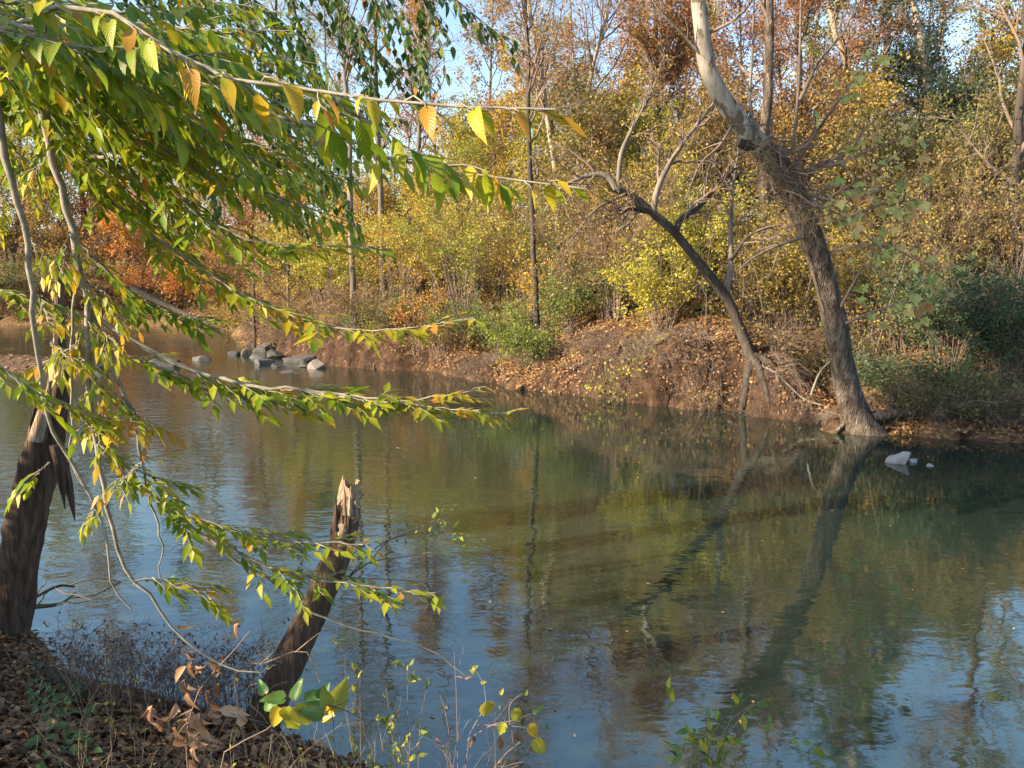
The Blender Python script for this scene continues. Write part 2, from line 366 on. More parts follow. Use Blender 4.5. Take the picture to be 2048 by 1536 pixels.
def sprout(par, prad, n, t0, t1, length, ang, K=4, up=0.0, bend=0.0, wig=0.08, rr=0.55, taper=0.6, rg=RNG, rend=0.35):
    """children of every parent polyline."""
    Nn = par.shape[0]
    t = rg.uniform(t0, t1, (Nn, n))
    p, T = interp(par, t); T = unit(T)
    pr = interp(prad[..., None], t)[0][..., 0]
    perp = unit(np.cross(T, rg.standard_normal(T.shape)))
    a = np.radians(rg.uniform(*ang, (Nn, n)))[..., None]
    d = np.cos(a) * T + np.sin(a) * perp; d[..., 2] += up; d = unit(d)
    L = rg.uniform(*length, (Nn, n)) * (1 - taper * (t - t0) / max(t1 - t0, 1e-6))
    s = np.linspace(0, 1, K)
    pts = p[:, :, None, :] + d[:, :, None, :] * (L[..., None] * s)[..., None]
    pts[..., 2] += bend * L[..., None] * s ** 2
    w = np.cumsum(rg.standard_normal(pts.shape) * wig, axis=2); w[:, :, 0] = 0
    pts = pts + w * (L / K)[..., None, None]
    r0 = pr * rr
    rad = r0[..., None] * (1 - (1 - rend) * s)
    return pts.reshape(-1, K, 3), rad.reshape(-1, K)
# ------------------------------------------------------------------ the river and its banks
far_px = [(2048, 886), (1930, 880), (1800, 874), (1690, 866), (1600, 842), (1500, 830), (1350, 814), (1200, 796), (1060, 783), (1000, 773),
          (930, 756), (850, 743), (750, 738), (680, 735), (600, 716), (540, 700), (495, 690), (480, 672), (486, 660), (440, 652), (300, 649), (0, 649)]
far_sh = [G(u, v)[:2] for u, v in far_px]
FAR = np.array([[420, 2.0], [60, 6.0], [25, 9.5], [12.5, 11.6]] + [list(p) for p in far_sh] + [[-60, 52], [-420, 60], [-420, 420], [420, 420]])
NEAR = np.array([[-420, 44], [-60, 40], [-26, 32], [-19, 22], [-13, 13], [-8, 8.4], [-5, 6.3], [-3.5, 5.4], [-3.0, 4.85], [-2.3, 4.55], [-1.6, 4.2],
                 [-0.9, 3.85], [0.0, 3.55], [1.5, 3.3], [4, 3.0], [9, 2.4], [30, 0], [420, -20], [420, -420], [-420, -420]])
b0, b1, b2, b3 = G(-150, 742), G(205, 748), G(190, 722), G(-150, 708)
BAR = np.array([b0[:2], b1[:2] + [-0.4, 0], b2[:2], b3[:2]])
def sdist(poly, x, y):              # signed distance, positive inside
    x = np.asarray(x, float); y = np.asarray(y, float); d = np.full(x.shape, 1e9); ins = np.zeros(x.shape, bool)
    for (x0, y0), (x1, y1) in zip(poly, np.roll(poly, -1, axis=0)):
        ex, ey = x1 - x0, y1 - y0; t = np.clip(((x - x0) * ex + (y - y0) * ey) / (ex * ex + ey * ey + 1e-12), 0, 1)
        d = np.minimum(d, np.hypot(x - x0 - t * ex, y - y0 - t * ey))
        c = ((y0 > y) != (y1 > y)); xi = x0 + (y - y0) * ex / (ey if abs(ey) > 1e-12 else 1e-12)
        ins ^= c & (x < xi)
    return np.where(ins, d, -d)
def height(x, y):
    x = np.asarray(x, float); y = np.asarray(y, float)
    n1 = fbm(x * 0.9, y * 0.9, 3); n2 = fbm(x * 0.22, y * 0.22, 11)
    dF = sdist(FAR, x, y) + n1 * 0.45 + fbm(x * 3.1, y * 3.1, 31, 3) * 0.16
    k = np.interp(x, [-30, -9, -6.5, -3, -0.6, 0.3, 1.5, 3.5, 5.0, 5.8, 6.4, 7.5], [1.0, 1.4, 1.5, 1.1, 0.6, 0.6, 1.15, 1.5, 1.45, 0.75, 0.4, 0.28])
    prof = np.interp(dF, [-6, -1.0, 0, 0.08, 0.3, 0.7, 1.4], [-1.5, -0.55, -0.05, 0.2, 0.62, 0.88, 1.02])
    prof = np.where(prof > 0, prof * k, prof)
    up = np.interp(dF, [1.0, 4, 7, 12, 25, 60, 200], [0, 0.85, 1.5, 2.3, 3.9, 9, 20])
    hF = prof + up + np.where(dF > 0.6, n2 * 0.6 * np.clip(dF / 6, 0, 1) + n1 * 0.18, n1 * 0.05)
    dN = sdist(NEAR, x, y) + n1 * 0.14
    hN = np.interp(dN, [-4, -0.6, 0, 0.12, 0.5, 1.2, 3.6, 12, 60], [-1.4, -0.4, -0.03, 0.07, 0.22, 0.42, 0.95, 2.0, 6.0]) + np.where(dN > 0.2, n1 * 0.07, 0)
    dB = sdist(BAR, x, y) + n1 * 0.5
    hB = np.interp(dB, [-3, 0, 0.5, 1.5], [-1.0, -0.02, 0.12, 0.25])
    return np.maximum(np.maximum(hF, hN), hB)
def H(x, y): return float(height(np.array([x]), np.array([y]))[0])
def sheet(xs, ys, name, mat, keep=None):
    X, Y = np.meshgrid(xs, ys); Z = height(X, Y)
    V = np.stack([X, Y, Z], -1).reshape(-1, 3); nx = len(xs)
    if name == 'far_bank':
        jx, jy = fbm(V[:, 0] * 2.6 + V[:, 2] * 3, V[:, 1] * 2.6, 61, 3), fbm(V[:, 0] * 2.6, V[:, 1] * 2.6 + V[:, 2] * 3, 71, 3); near = np.abs(V[:, 0]) < 13.5
        V[:, 0] += jx * 0.22 * near; V[:, 1] += jy * 0.30 * near; V[:, 2] += fbm(V[:, 0] * 4, V[:, 1] * 4, 81, 3) * 0.10 * near
    i, j = np.meshgrid(np.arange(len(ys) - 1), np.arange(nx - 1), indexing='ij')
    q = np.stack([i * nx + j, i * nx + j + 1, (i + 1) * nx + j + 1, (i + 1) * nx + j], -1).reshape(-1, 4)
    q = q[(V[q][:, :, 2].max(1) > -0.7)]
    if keep is not None: q = q[keep(V[q].mean(1))]
    used = np.unique(q); mp_ = np.zeros(len(V), int); mp_[used] = np.arange(len(used))
    return structure(MB().add(V[used], mp_[q]).build(name, mat, smooth=True))
def graded(a, b, fine, c0, c1, grow=1.25):
    core = list(np.arange(c0, c1, fine)); l = []; s = fine; x = c0
    while x > a: s *= grow; x -= s; l.append(x)
    r = []; s = fine; x = core[-1]
    while x < b: s *= grow; x += s; r.append(x)
    return np.array(l[::-1] + core + r)
M_FAR = ground_mat('far_bank_earth', [(0.0, (0.06, 0.036, 0.02)), (0.35, (0.12, 0.07, 0.035)), (0.7, (0.20, 0.115, 0.05)), (1.0, (0.28, 0.18, 0.08))],
                   [(0.32, (0.018, 0.012, 0.009)), (0.5, (0.06, 0.034, 0.021)), (0.7, (0.16, 0.085, 0.048))])
M_NEAR = ground_mat('near_bank_earth', [(0.0, (0.04, 0.028, 0.02)), (0.4, (0.10, 0.06, 0.035)), (1.0, (0.20, 0.12, 0.065))],
                    [(0.3, (0.04, 0.03, 0.022)), (0.7, (0.10, 0.07, 0.05))])
sheet(graded(-420, 420, 0.15, -13, 13), graded(5, 420, 0.15, 10, 30), 'far_bank', M_FAR, lambda c: sdist(FAR, c[:, 0], c[:, 1]) > -2.2)
sheet(graded(-420, 420, 0.07, -5.5, 3.0), graded(-420, 45, 0.07, 1.0, 7.0), 'near_bank', M_NEAR, lambda c: sdist(NEAR, c[:, 0], c[:, 1]) > -1.2)
sheet(np.arange(-28, -8, 0.25), np.arange(19, 31, 0.25), 'leafy_shoal', M_NEAR, lambda c: sdist(BAR, c[:, 0], c[:, 1]) > -1.5)
structure(MB().add(np.array([[-420, -60, 0], [420, -60, 0], [420, 200, 0], [-420, 200, 0]]), np.array([[0, 1, 2, 3]])).build('river_water', water_mat()))
structure(MB().add(np.array([[-420, -60, -1.6], [420, -60, -1.6], [420, 200, -1.6], [-420, 200, -1.6]]), np.array([[0, 1, 2, 3]])).build('river_bed', M_NEAR))

# ------------------------------------------------------------------ growing things
def foliage(pts, n, size, pal_tone, rg, spread=0.0, updir=0.4, dirs=None, droop=0.25):
    """n leaves scattered along twig polylines pts (N,K,3); clumpy tone."""
    mb = MB()
    N_ = len(pts); i = rg.integers(0, N_, n); t = rg.uniform(0.15, 1.0, (n, 1))
    p, T = interp(pts[i], t); p = p[:, 0]; T = unit(T[:, 0])
    p = p + rg.standard_normal((n, 3)) * spread
    d = unit(T + rg.standard_normal((n, 3)) * 0.8 - np.array([0, 0, droop]))
    nr = unit(rg.standard_normal((n, 3)) + np.array([0, 0, updir * 2]))
    base, var = pal_tone
    cl = fbm(p[:, 0] * 0.9 + p[:, 2] * 0.53, p[:, 1] * 0.9 + p[:, 2] * 0.81, int(rg.integers(1, 999)), 3)
    tone = np.clip(base + cl * 0.7 * var * 2 + rg.standard_normal(n) * 0.16 * var * 2, 0.01, 0.99)
    sz = size * rg.uniform(0.6, 1.35, n)
    add_leaves(mb, p, d, nr, sz, tone)
    return mb
def tree(name, label, trunk, r0, r1, pal, bark='grey', seed=1, limbs=14, t0=0.35, llen=(1.8, 3.8), lang=(35, 75), lup=0.25, lbend=0.15,
         sub=6, slen=(0.7, 1.7), tw=4, tlen=(0.3, 0.8), leaves=6000, lsize=0.07, tone=(0.5, 0.5), sides=9, taper=0.6, group=None, cat='tree', spread=0.12, twmat='twig', trmat=None, ret=False):
    rg = np.random.default_rng(seed)
    trunk = np.asarray(trunk, float).copy()
    bx, by = trunk[0, :2]; trunk[0, 2] = H(bx, by) - 0.15
    tp = spline(trunk, 18); tp[1:-1] += rg.standard_normal((16, 3)) * r0 * 0.18
    s = np.linspace(0, 1, 18); tr = r0 + (r1 - r0) * s; tr[0] *= 1.45; tr[1] *= 1.12
    root = thing(name, label, cat, (bx, by, trunk[0, 2] + 0.15), group)
    mb = MB(); tubes(mb, tp, tr, sides, lump=0.07, seed=seed); mb.build('trunk', BARK[trmat or bark], root, True)
    br = MB()
    l, lr = sprout(tp[None], tr[None], limbs, t0, 0.98, llen, lang, 6, lup, lbend, 0.16, 0.5, taper, rg)
    tubes(br, l, np.maximum(lr, 0.006), 4)
    a, ar = sprout(l, lr, sub, 0.2, 1.0, slen, (25, 65), 4, 0.12, 0.05, 0.18, 0.6, 0.5, rg)
    tubes(br, a, np.maximum(ar, 0.004), 3)
    b, brr = sprout(a, ar, tw, 0.15, 1.0, tlen, (20, 65), 4, 0.05, -0.05, 0.2, 0.6, 0.4, rg)
    tubes(br, b[:, [0, 3]], np.maximum(brr[:, [0, 3]], 0.0028), 3)
    br.build('branches', BARK[twmat], root)
    if leaves:
        foliage(np.concatenate([b, b, a]), int(leaves * 0.69), lsize * 1.28, tone, rg, spread).build('crown', PAL[pal], root)
    return (root, l, a, b) if ret else root
def shrub(name, label, u, y, hgt, rad, pal, seed=1, stems=26, leaves=3500, lsize=0.06, tone=(0.5, 0.5), arch=0.35, tw=3, tlen=(0.25, 0.6), twmat='twig', xy=None, group=None, sub=4, spread=0.05, lean=(0, 0), cat='shrub'):
    rg = np.random.default_rng(seed)
    bx, by = (P(u, 600, y)[0], y) if xy is None else xy
    z = H(bx, by); root = thing(name, label, cat, (bx, by, z), group)
    K = 6; s = np.linspace(0, 1, K)
    az = rg.uniform(0, 2 * np.pi, stems); reach = rad * rg.uniform(0.3, 1.15, stems); hh = hgt * rg.uniform(0.55, 1.1, stems)
    b0_ = np.stack([bx + np.cos(az) * rad * 0.25 * rg.uniform(0, 1, stems), by + np.sin(az) * rad * 0.25 * rg.uniform(0, 1, stems)], -1)
    pts = np.zeros((stems, K, 3))
    pts[..., 0] = b0_[:, None, 0] + np.cos(az)[:, None] * reach[:, None] * s ** 1.5 + lean[0] * s ** 1.5
    pts[..., 1] = b0_[:, None, 1] + np.sin(az)[:, None] * reach[:, None] * s ** 1.5 + lean[1] * s ** 1.5
    zz = height(b0_[:, 0], b0_[:, 1]) - 0.05
    pts[..., 2] = zz[:, None] + hh[:, None] * (s * (1 + arch) - arch * s ** 2.6)
    w_ = np.cumsum(rg.standard_normal(pts.shape) * 0.045, axis=1); w_[:, 0] = 0; pts += w_ * hgt * 0.35
    r = (0.009 * rg.uniform(0.4, 1.4, stems) * (0.6 + 0.25 * hgt))[:, None] * (1 - 0.8 * s)
    br = MB(); tubes(br, pts, np.maximum(r, 0.004), 3)
    a, ar = sprout(pts, r, sub, 0.25, 1.0, (0.18 * hgt, 0.42 * hgt), (20, 60), 4, 0.1, -0.12, 0.15, 0.6, 0.4, rg)
    tubes(br, a, np.maximum(ar, 0.0032), 3)
    b, brr = sprout(a, ar, tw, 0.1, 1.0, tlen, (20, 70), 4, 0.02, -0.1, 0.2, 0.6, 0.4, rg)
    tubes(br, b[:, [0, 3]], np.maximum(brr[:, [0, 3]], 0.0022), 3)
    br.build('stems', BARK[twmat], root)
    if leaves: foliage(np.concatenate([b, a]), int(leaves * 0.78), lsize * 1.15, tone, rg, spread).build('foliage', PAL[pal], root)
    return root

def copy_thing(root, loc, rotz, scale, label, palmat=None, group=None):
    r = root.copy(); COL.objects.link(r); r.location = loc; r.rotation_euler = (0, 0, rotz); r.scale = (scale[0], scale[0], scale[1]); r['label'] = label
    if group: r['group'] = group
    for ch in list(root.children):
        c = ch.copy(); COL.objects.link(c); c.parent = r
        if palmat is not None and ch.name.split('.')[0] == 'crown':
            c.material_slots[0].link = 'OBJECT'; c.material_slots[0].material = palmat
    return r
# ------------------------------------------------------------------ trees of the far bank
def rows(y, *uv, dy=0.0): return PP([(u, v, y + dy * i) for i, (u, v) in enumerate(uv)])
def tz(*a, **k): return tree(*a, **k)
tz('slender_tree', 'pale straight trunk rising just left of the leaning sycamore, lit on its left side', rows(21, (1535, 600), (1532, 480), (1533, 300), (1538, 100), (1542, -200), (1545, -520)), 0.17, 0.07, 'rust', 'brown', 31, limbs=16, t0=0.42, leaves=7000, lsize=0.075, tone=(0.5, 0.5))
tz('slender_tree', 'thin dark trunk standing alone on the lit bank among green shrubs, mid picture', rows(20.3, (1076, 715), (1071, 600), (1067, 500), (1062, 380), (1056, 200), (1052, 0), (1050, -260)), 0.09, 0.03, 'brown', 'dark', 32, limbs=20, t0=0.4, llen=(1.2, 2.6), lang=(30, 55), leaves=4200, lsize=0.06, tone=(0.55, 0.5))
tz('slender_tree', 'straight thin trunk above the rocks, just right of the tall grey trunk', rows(27, (768, 650), (765, 500), (759, 350), (752, 200), (748, 0), (744, -230)), 0.125, 0.04, 'gold', 'grey', 33, limbs=16, t0=0.3, leaves=3000, lsize=0.06)
tz('slender_tree', 'tall grey trunk reaching the sky behind the beech sprays, pale near its foot', rows(25.5, (712, 690), (706, 580), (702, 450), (699, 300), (688, 130), (676, 0), (662, -270)), 0.11, 0.05, 'green', 'grey', 34, limbs=18, t0=0.45, leaves=2200, lsize=0.06)
tz('slender_tree', 'bent thin tree with a kinked bare trunk against the blue sky left of centre', rows(31, (846, 560), (842, 400), (838, 240), (852, 90), (866, -20), (872, -260)), 0.12, 0.04, 'gold', 'grey', 35, limbs=22, t0=0.3, llen=(1.2, 2.6), leaves=1200, lsize=0.05)
tz('leaning_tree', 'short dark trunk leaning left, half hidden behind the beech sprays', rows(34, (632, 590), (612, 510), (592, 430), (576, 330), (560, 200), (552, 0)), 0.2, 0.06, 'ygreen', 'dark', 36, limbs=16, t0=0.3, leaves=5000, lsize=0.08)
tz('pine_tree', 'dark green pine with fine needles against the sky right of the sycamore', rows(33, (1764, 430), (1770, 200), (1776, 0), (1781, -330)), 0.2, 0.07, 'needle', 'dark', 37, limbs=44, t0=0.2, llen=(1.5, 3.2), lang=(60, 95), lup=0.0, lbend=-0.05, sub=7, tw=6, leaves=22000, lsize=0.085, tone=(0.5, 0.5), spread=0.06)
tz('forked_tree', 'pale trunk slanting up left beside the dark pine', rows(30, (1735, 420), (1712, 260), (1685, 110), (1655, 20), (1620, -130)), 0.19, 0.07, 'rust', 'pale', 38, limbs=14, t0=0.4, leaves=3000)
tz('forked_tree', 'pale bare topped trunk with ivy tuft, right of the dark pine', rows(26, (1853, 520), (1864, 330), (1860, 230), (1848, 120), (1830, 20), (1808, -220)), 0.19, 0.06, 'dgreen', 'pale', 39, limbs=18, t0=0.3, llen=(0.8, 2.6), leaves=9000, lsize=0.08)
tz('vine_clad_tree', 'tree smothered in dark green vine beside the golden tree', rows(24, (1948, 560), (1944, 400), (1940, 240), (1936, 180)), 0.2, 0.1, 'dgreen', 'dark', 40, limbs=40, t0=0.15, llen=(0.7, 1.5), lang=(50, 100), lup=-0.1, lbend=-0.25, leaves=15000, lsize=0.09, tone=(0.5, 0.5))
tz('golden_tree', 'tree with a glowing golden crown at the top right', rows(38, (1995, 480), (1992, 330), (1990, 150), (1985, 60)), 0.25, 0.08, 'gold', 'dark', 41, limbs=30, t0=0.2, llen=(2.2, 4.2), leaves=15000, lsize=0.11, tone=(0.6, 0.4))
tz('dark_tree', 'dark trunk at the right edge of the picture with bare twigs', rows(19, (2038, 620), (2030, 420), (2036, 280), (2050, 80), (2062, -250)), 0.15, 0.06, 'olive', 'dark', 42, limbs=20, t0=0.3, leaves=5000, lsize=0.07)
tz('orange_tree', 'small bright orange tree behind the hanging beech stems at left', rows(55, (262, 640), (258, 540), (252, 470), (246, 410)), 0.15, 0.05, 'orange', 'dark', 43, limbs=26, t0=0.25, llen=(1.5, 3.2), lang=(55, 90), lup=0.05, leaves=9000, lsize=0.12, tone=(0.6, 0.4))
tz('orange_tree', 'small orange tree low over the upstream bank, left of the rocks', rows(50, (400, 620), (396, 560), (392, 500)), 0.12, 0.04, 'orange', 'dark', 44, limbs=22, t0=0.25, llen=(1.2, 2.4), lang=(55, 90), lup=0.05, leaves=6000, lsize=0.11, tone=(0.5, 0.5))
tz('orange_tree', 'rust pink tree glimpsed in the gap between the upper beech sprays', rows(46, (530, 600), (526, 480), (520, 380), (515, 300)), 0.2, 0.06, 'rust', 'grey', 45, limbs=26, t0=0.25, llen=(1.6, 3.2), leaves=9000, lsize=0.1, tone=(0.7, 0.4))
tz('orange_tree', 'rust brown tree over the upstream pool between the two small orange trees', rows(57, (330, 630), (326, 500), (320, 400), (316, 300)), 0.2, 0.06, 'rust', 'grey', 46, limbs=26, t0=0.25, llen=(1.6, 3.4), leaves=8000, lsize=0.11, tone=(0.6, 0.4))
tz('yellow_tree', 'yellow green tree at the far left edge behind the hanging stems', rows(56, (30, 640), (28, 520), (36, 420), (40, 300), (44, 120)), 0.2, 0.06, 'ygreen', 'grey', 47, limbs=34, t0=0.15, llen=(1.8, 3.6), leaves=14000, lsize=0.11, tone=(0.7, 0.4))
tz('yellow_tree', 'tall yellow tree behind the upper left beech leaves', rows(58, (170, 630), (168, 480), (160, 300), (150, 100), (146, -100)), 0.22, 0.06, 'gold', 'grey', 48, limbs=34, t0=0.2, llen=(1.8, 3.6), leaves=10000, lsize=0.11, tone=(0.5, 0.4))
tz('sparse_tree', 'nearly bare tree with steep fine branches against the sky, top centre', rows(24, (1128, 560), (1112, 380), (1098, 250), (1066, 60), (1042, -120), (1030, -300)), 0.12, 0.03, 'rust', 'pale', 49, limbs=24, t0=0.35, llen=(1.5, 3.2), lang=(20, 45), leaves=2600, lsize=0.06)
tz('sparse_tree', 'nearly bare tree leaning right over the golden crowns, top centre right', rows(25, (1140, 560), (1152, 380), (1180, 170), (1222, -20), (1250, -180)), 0.11, 0.03, 'rust', 'pale', 50, limbs=24, t0=0.35, llen=(1.5, 3.0), lang=(20, 45), leaves=2600, lsize=0.06, tone=(0.7, 0.4))
tz('rust_tree', 'large rust brown crown left of the white sycamore top', rows(27, (1332, 600), (1326, 420), (1318, 250), (1312, 90), (1308, -80)), 0.2, 0.05, 'rust', 'dark', 51, limbs=40, t0=0.3, llen=(1.6, 3.2), leaves=17000, lsize=0.085, tone=(0.6, 0.5))
tz('golden_tree', 'golden yellow crown below the sky gap, top centre', rows(36, (1062, 560), (1060, 400), (1058, 230), (1056, 150)), 0.2, 0.05, 'gold', 'dark', 52, limbs=36, t0=0.25, llen=(1.8, 3.4), leaves=14000, lsize=0.1, tone=(0.55, 0.5))
tz('golden_tree', 'yellow green crown under the long beech spray left of centre', rows(36, (925, 560), (922, 420), (918, 300), (915, 250)), 0.2, 0.05, 'ygreen', 'dark', 53, limbs=32, t0=0.2, llen=(1.6, 3.0), leaves=12000, lsize=0.1, tone=(0.8, 0.4))
tz('orange_tree', 'orange crown patch behind the tip of the top beech spray', rows(40, (1010, 520), (1008, 400), (1006, 270), (1004, 235)), 0.18, 0.05, 'orange', 'dark', 54, limbs=24, t0=0.45, llen=(1.0, 2.0), leaves=5000, lsize=0.1, tone=(0.5, 0.4))
tz('brown_tree', 'brown fine leaved crown above the arching dead limb', rows(26, (1215, 600), (1210, 450), (1205, 330), (1200, 240)), 0.15, 0.04, 'brown', 'dark', 55, limbs=36, t0=0.2, llen=(1.4, 2.8), leaves=14000, lsize=0.075, tone=(0.6, 0.5))
tz('brown_tree', 'olive brown crown just left of the sycamore mid trunk', rows(23.5, (1425, 600), (1432, 450), (1440, 330), (1446, 230)), 0.14, 0.04, 'brown', 'dark', 56, limbs=36, t0=0.2, llen=(1.3, 2.5), leaves=13000, lsize=0.07, tone=(0.5, 0.5))
tz('brown_tree', 'rusty fine leaved crown right of the white sycamore top', rows(25, (1610, 560), (1606, 400), (1600, 220), (1596, 60), (1594, -100)), 0.15, 0.04, 'rust', 'dark', 57, limbs=40, t0=0.25, llen=(1.4, 2.8), leaves=14000, lsize=0.075, tone=(0.5, 0.5))
tz('olive_tree', 'dull olive crown in shade behind the sycamore leaves', rows(21, (1745, 600), (1742, 500), (1738, 400), (1734, 330)), 0.13, 0.04, 'olive', 'dark', 58, limbs=36, t0=0.15, llen=(1.2, 2.4), leaves=13000, lsize=0.07, tone=(0.5, 0.5))
tz('olive_tree', 'dull olive crown in shade near the right edge above the evergreen shrub', rows(22, (1985, 600), (1982, 500), (1978, 400), (1975, 330)), 0.13, 0.04, 'olive', 'dark', 59, limbs=34, t0=0.15, llen=(1.2, 2.4), leaves=11000, lsize=0.07, tone=(0.6, 0.5))
tz('olive_tree', 'green yellow tree under the golden crown near the right edge', rows(28, (1880, 560), (1878, 450), (1876, 360), (1874, 300)), 0.14, 0.04, 'olive', 'dark', 60, limbs=34, t0=0.15, llen=(1.4, 2.6), leaves=11000, lsize=0.08, tone=(0.7, 0.5))
# tall neighbours whose tops stand above the frame and show in the water
# half-bare trees deep in the wood
rgw = np.random.default_rng(77)
deep = [(-60,60),(60, 66),(120, 62),(220,64),(290,66),(360,62), (400, 58), (470, 56), (600, 50), (660, 44), (790, 42), (890, 46), (970, 44), (1110, 42), (1180, 40), (1260, 41), (1390, 36), (1480, 34), (1560, 37), (1640, 40), (1700, 38), (1810, 41), (1910, 45), (2060, 34), (2150, 30), (2250, 26)]
dp = []
DW = ['just outside the left edge', 'behind the first hanging stem', 'left of the small orange tree', 'above the small bright orange tree', 'between the orange tree and the fallen log', 'above the middle of the fallen log', 'above the end of the fallen log', 'where the upstream bank turns', 'straight above the rock group', 'left of the tall grey trunk',
      'right of the straight thin trunk', 'behind the kinked bare trunk', 'behind the arching thicket', 'right behind the lone dark trunk', 'left of the arching dead limb', 'over the arching dead limb', 'behind the crooked upright limb', 'behind the sycamore fork', 'beside the pale straight trunk', 'right of the sycamore shoots', 'left of the dark pine', 'right of the dark pine', 'left of the vine clad tree', 'beside the right edge', 'past the right edge', 'farther past the right edge', 'farthest past the right edge']
for i, (u, y) in enumerate(deep):
    top = rgw.uniform(-120, 160); k = rgw.uniform(-25, 25); DL = 'slender half bare tree deep in the wood, ' + DW[i]; pal = ['rust', 'gold', 'brown', 'ygreen', 'olive'][i % 5]
    if i < 6:
        dp.append((tz('woodland_tree', DL, rows(y, (u, 560), (u + k * 0.4, 380), (u + k, 200), (u + 1.3 * k, top)), 0.11, 0.04, pal, ['grey', 'pale', 'dark'][i % 3], 100 + i, limbs=26, t0=0.25, llen=(1.4, 3.2), lang=(25, 65), sub=5, tw=4, leaves=7500, lsize=0.11, tone=(0.5, 0.5), group='half bare trees deep in the wood'), P(u, top, y)[2]))
    else:
        r_, h0 = dp[i % 6]; x = P(u, 560, y)[0]; z = H(x, y); sz_ = (P(u, top, y)[2] - z) / max(h0 - r_.location[2], 1)
        copy_thing(r_, (x, y, z), rgw.uniform(0, 6.28), (0.5 + 0.5 * sz_, sz_), DL, PAL[pal])

TALL = [(1160, 34, 0, 'rust', 'rust leaved tall tree left of the large rust crown'), (1230, 32, 1, 'brown', 'brown tall tree above the arching limb'), (1280, 36, 2, 'orange', 'orange brown tall tree behind the large rust crown'), (1365, 31, 3, 'rust', 'rust tall tree touching the white sycamore top'), (1450, 30, 4, 'brown', 'brown tall tree just right of the white sycamore top'),
        (1500, 33, 5, 'rust', 'rust tall tree left of the pale straight trunk'), (1585, 31, 0, 'rust', 'rusty tall tree right of the pale straight trunk'), (1650, 34, 1, 'brown', 'brown tall tree between the pale trunk and the pine'), (1725, 36, 2, 'olive', 'olive tall tree touching the dark pine'), (1820, 35, 3, 'olive', 'olive tall tree between pine and ivy trunk'),
        (1900, 36, 4, 'brown', 'thin brown tall tree left of the golden crown'), (1690, 29, 5, 'rust', 'rust tall tree in front of the pine foot'), (1330, 40, 4, 'gold', 'golden tall tree peeping above the large rust crown'), (1420, 42, 0, 'gold', 'golden tall tree peeping behind the sycamore top')]
for i, (u, y, pi_, pal, lab) in enumerate(TALL):
    r_, h0 = dp[pi_]; x = P(u, 560, y)[0]; z = H(x, y); sz_ = (P(u, rgw.uniform(-160, 30), y)[2] - z) / max(h0 - r_.location[2], 1)
    copy_thing(r_, (x, y, z), rgw.uniform(0, 6.28), (0.75, sz_), lab, PAL[pal], 'tall trees of the far wood')
# leafy young trees that close the wood behind the bank shrubs
UND = [(505, 31, 'rust', 'rust brown young tree above the rocks'), (575, 30, 'gold', 'golden young tree rising behind the rock group'), (640, 32, 'ygreen', 'yellow green young tree beside the tall grey trunk'), (735, 29, 'gold', 'golden young tree between the two straight thin trunks'),
       (800, 31, 'ygreen', 'yellow green young tree right of the straight thin trunk'), (870, 29, 'gold', 'golden young tree over the arching thicket'), (940, 30, 'ygreen', 'yellow green young tree behind the arching thicket'), (1000, 28, 'gold', 'golden young tree left of the lone trunk top'),
       (1085, 27, 'ygreen', 'yellow green young tree behind the lone trunk'), (1150, 28, 'gold', 'golden brown young tree right of the lone trunk'), (1175, 23, 'olive', 'olive young tree left of the arching limb'), (1250, 25, 'gold', 'golden young tree behind the arching limb'), (1290, 23.5, 'ygreen', 'yellow young tree behind the crooked upright limb'),
       (1365, 24.5, 'olive', 'olive young tree in front of the large rust crown'), (1400, 28, 'rust', 'rusty young tree left of the white sycamore top'), (1470, 25, 'brown', 'brown young tree behind the sycamore fork'), (1515, 23, 'brown', 'tan young tree behind the pale straight trunk'), (1575, 26, 'olive', 'olive young tree beside the pale straight trunk'),
       (1640, 22, 'brown', 'brown young tree right of the sycamore trunk'), (1690, 25, 'gold', 'yellow brown young tree below the dark pine'), (1760, 24, 'olive', 'olive young tree below the pine in shade'), (1820, 23, 'olive', 'grey olive young tree left of the vine clad tree'), (1900, 26, 'ygreen', 'yellow green young tree left of the golden crown'),
       (1960, 20.5, 'olive', 'olive young tree above the evergreen shrubs'), (2040, 24, 'gold', 'golden young tree at the right edge'),
       (20, 57, 'olive', 'dark olive young tree at the far left bank'), (110, 56, 'brown', 'brown young tree left of the small orange tree'), (200, 57, 'rust', 'rust young tree just left of the small orange tree'), (350, 55, 'gold', 'golden young tree above the fallen log'), (455, 47, 'brown', 'brown young tree where the bank turns upstream')]
rgu = np.random.default_rng(99); yp = []
for i, (u, y, pal, lab) in enumerate(UND):
    k = rgu.uniform(-20, 20); vt = rgu.uniform(190, 300) if u > 480 else rgu.uniform(300, 400)
    if 560 < u < 960: vt = rgu.uniform(300, 370)
    if i < 7:
        yp.append((tz('young_tree', lab, rows(y, (u, 600), (u + k * .5, 480), (u + k, (480 + vt) / 2), (u + k * 1.2, vt)), 0.075, 0.02, pal, ['dark', 'grey'][i % 2], 900 + i, limbs=34, t0=0.12, llen=(0.9, 2.3), lang=(40, 85), lup=0.2, lbend=0.0,
           sub=5, slen=(0.5, 1.2), tw=5, tlen=(0.25, 0.6), leaves=12500, lsize=0.068, tone=(0.55, 0.55), group='young trees of the far bank'), P(u, vt, y)[2]))
    else:
        r_, h0 = yp[i % 7]; x = P(u, 600, y)[0]; z = H(x, y); sz_ = (P(u, vt, y)[2] - z) / max(h0 - r_.location[2], 1)
        copy_thing(r_, (x, y, z), rgu.uniform(0, 6.28), (max(0.8, min(1.6, sz_)), sz_), lab, PAL[pal])

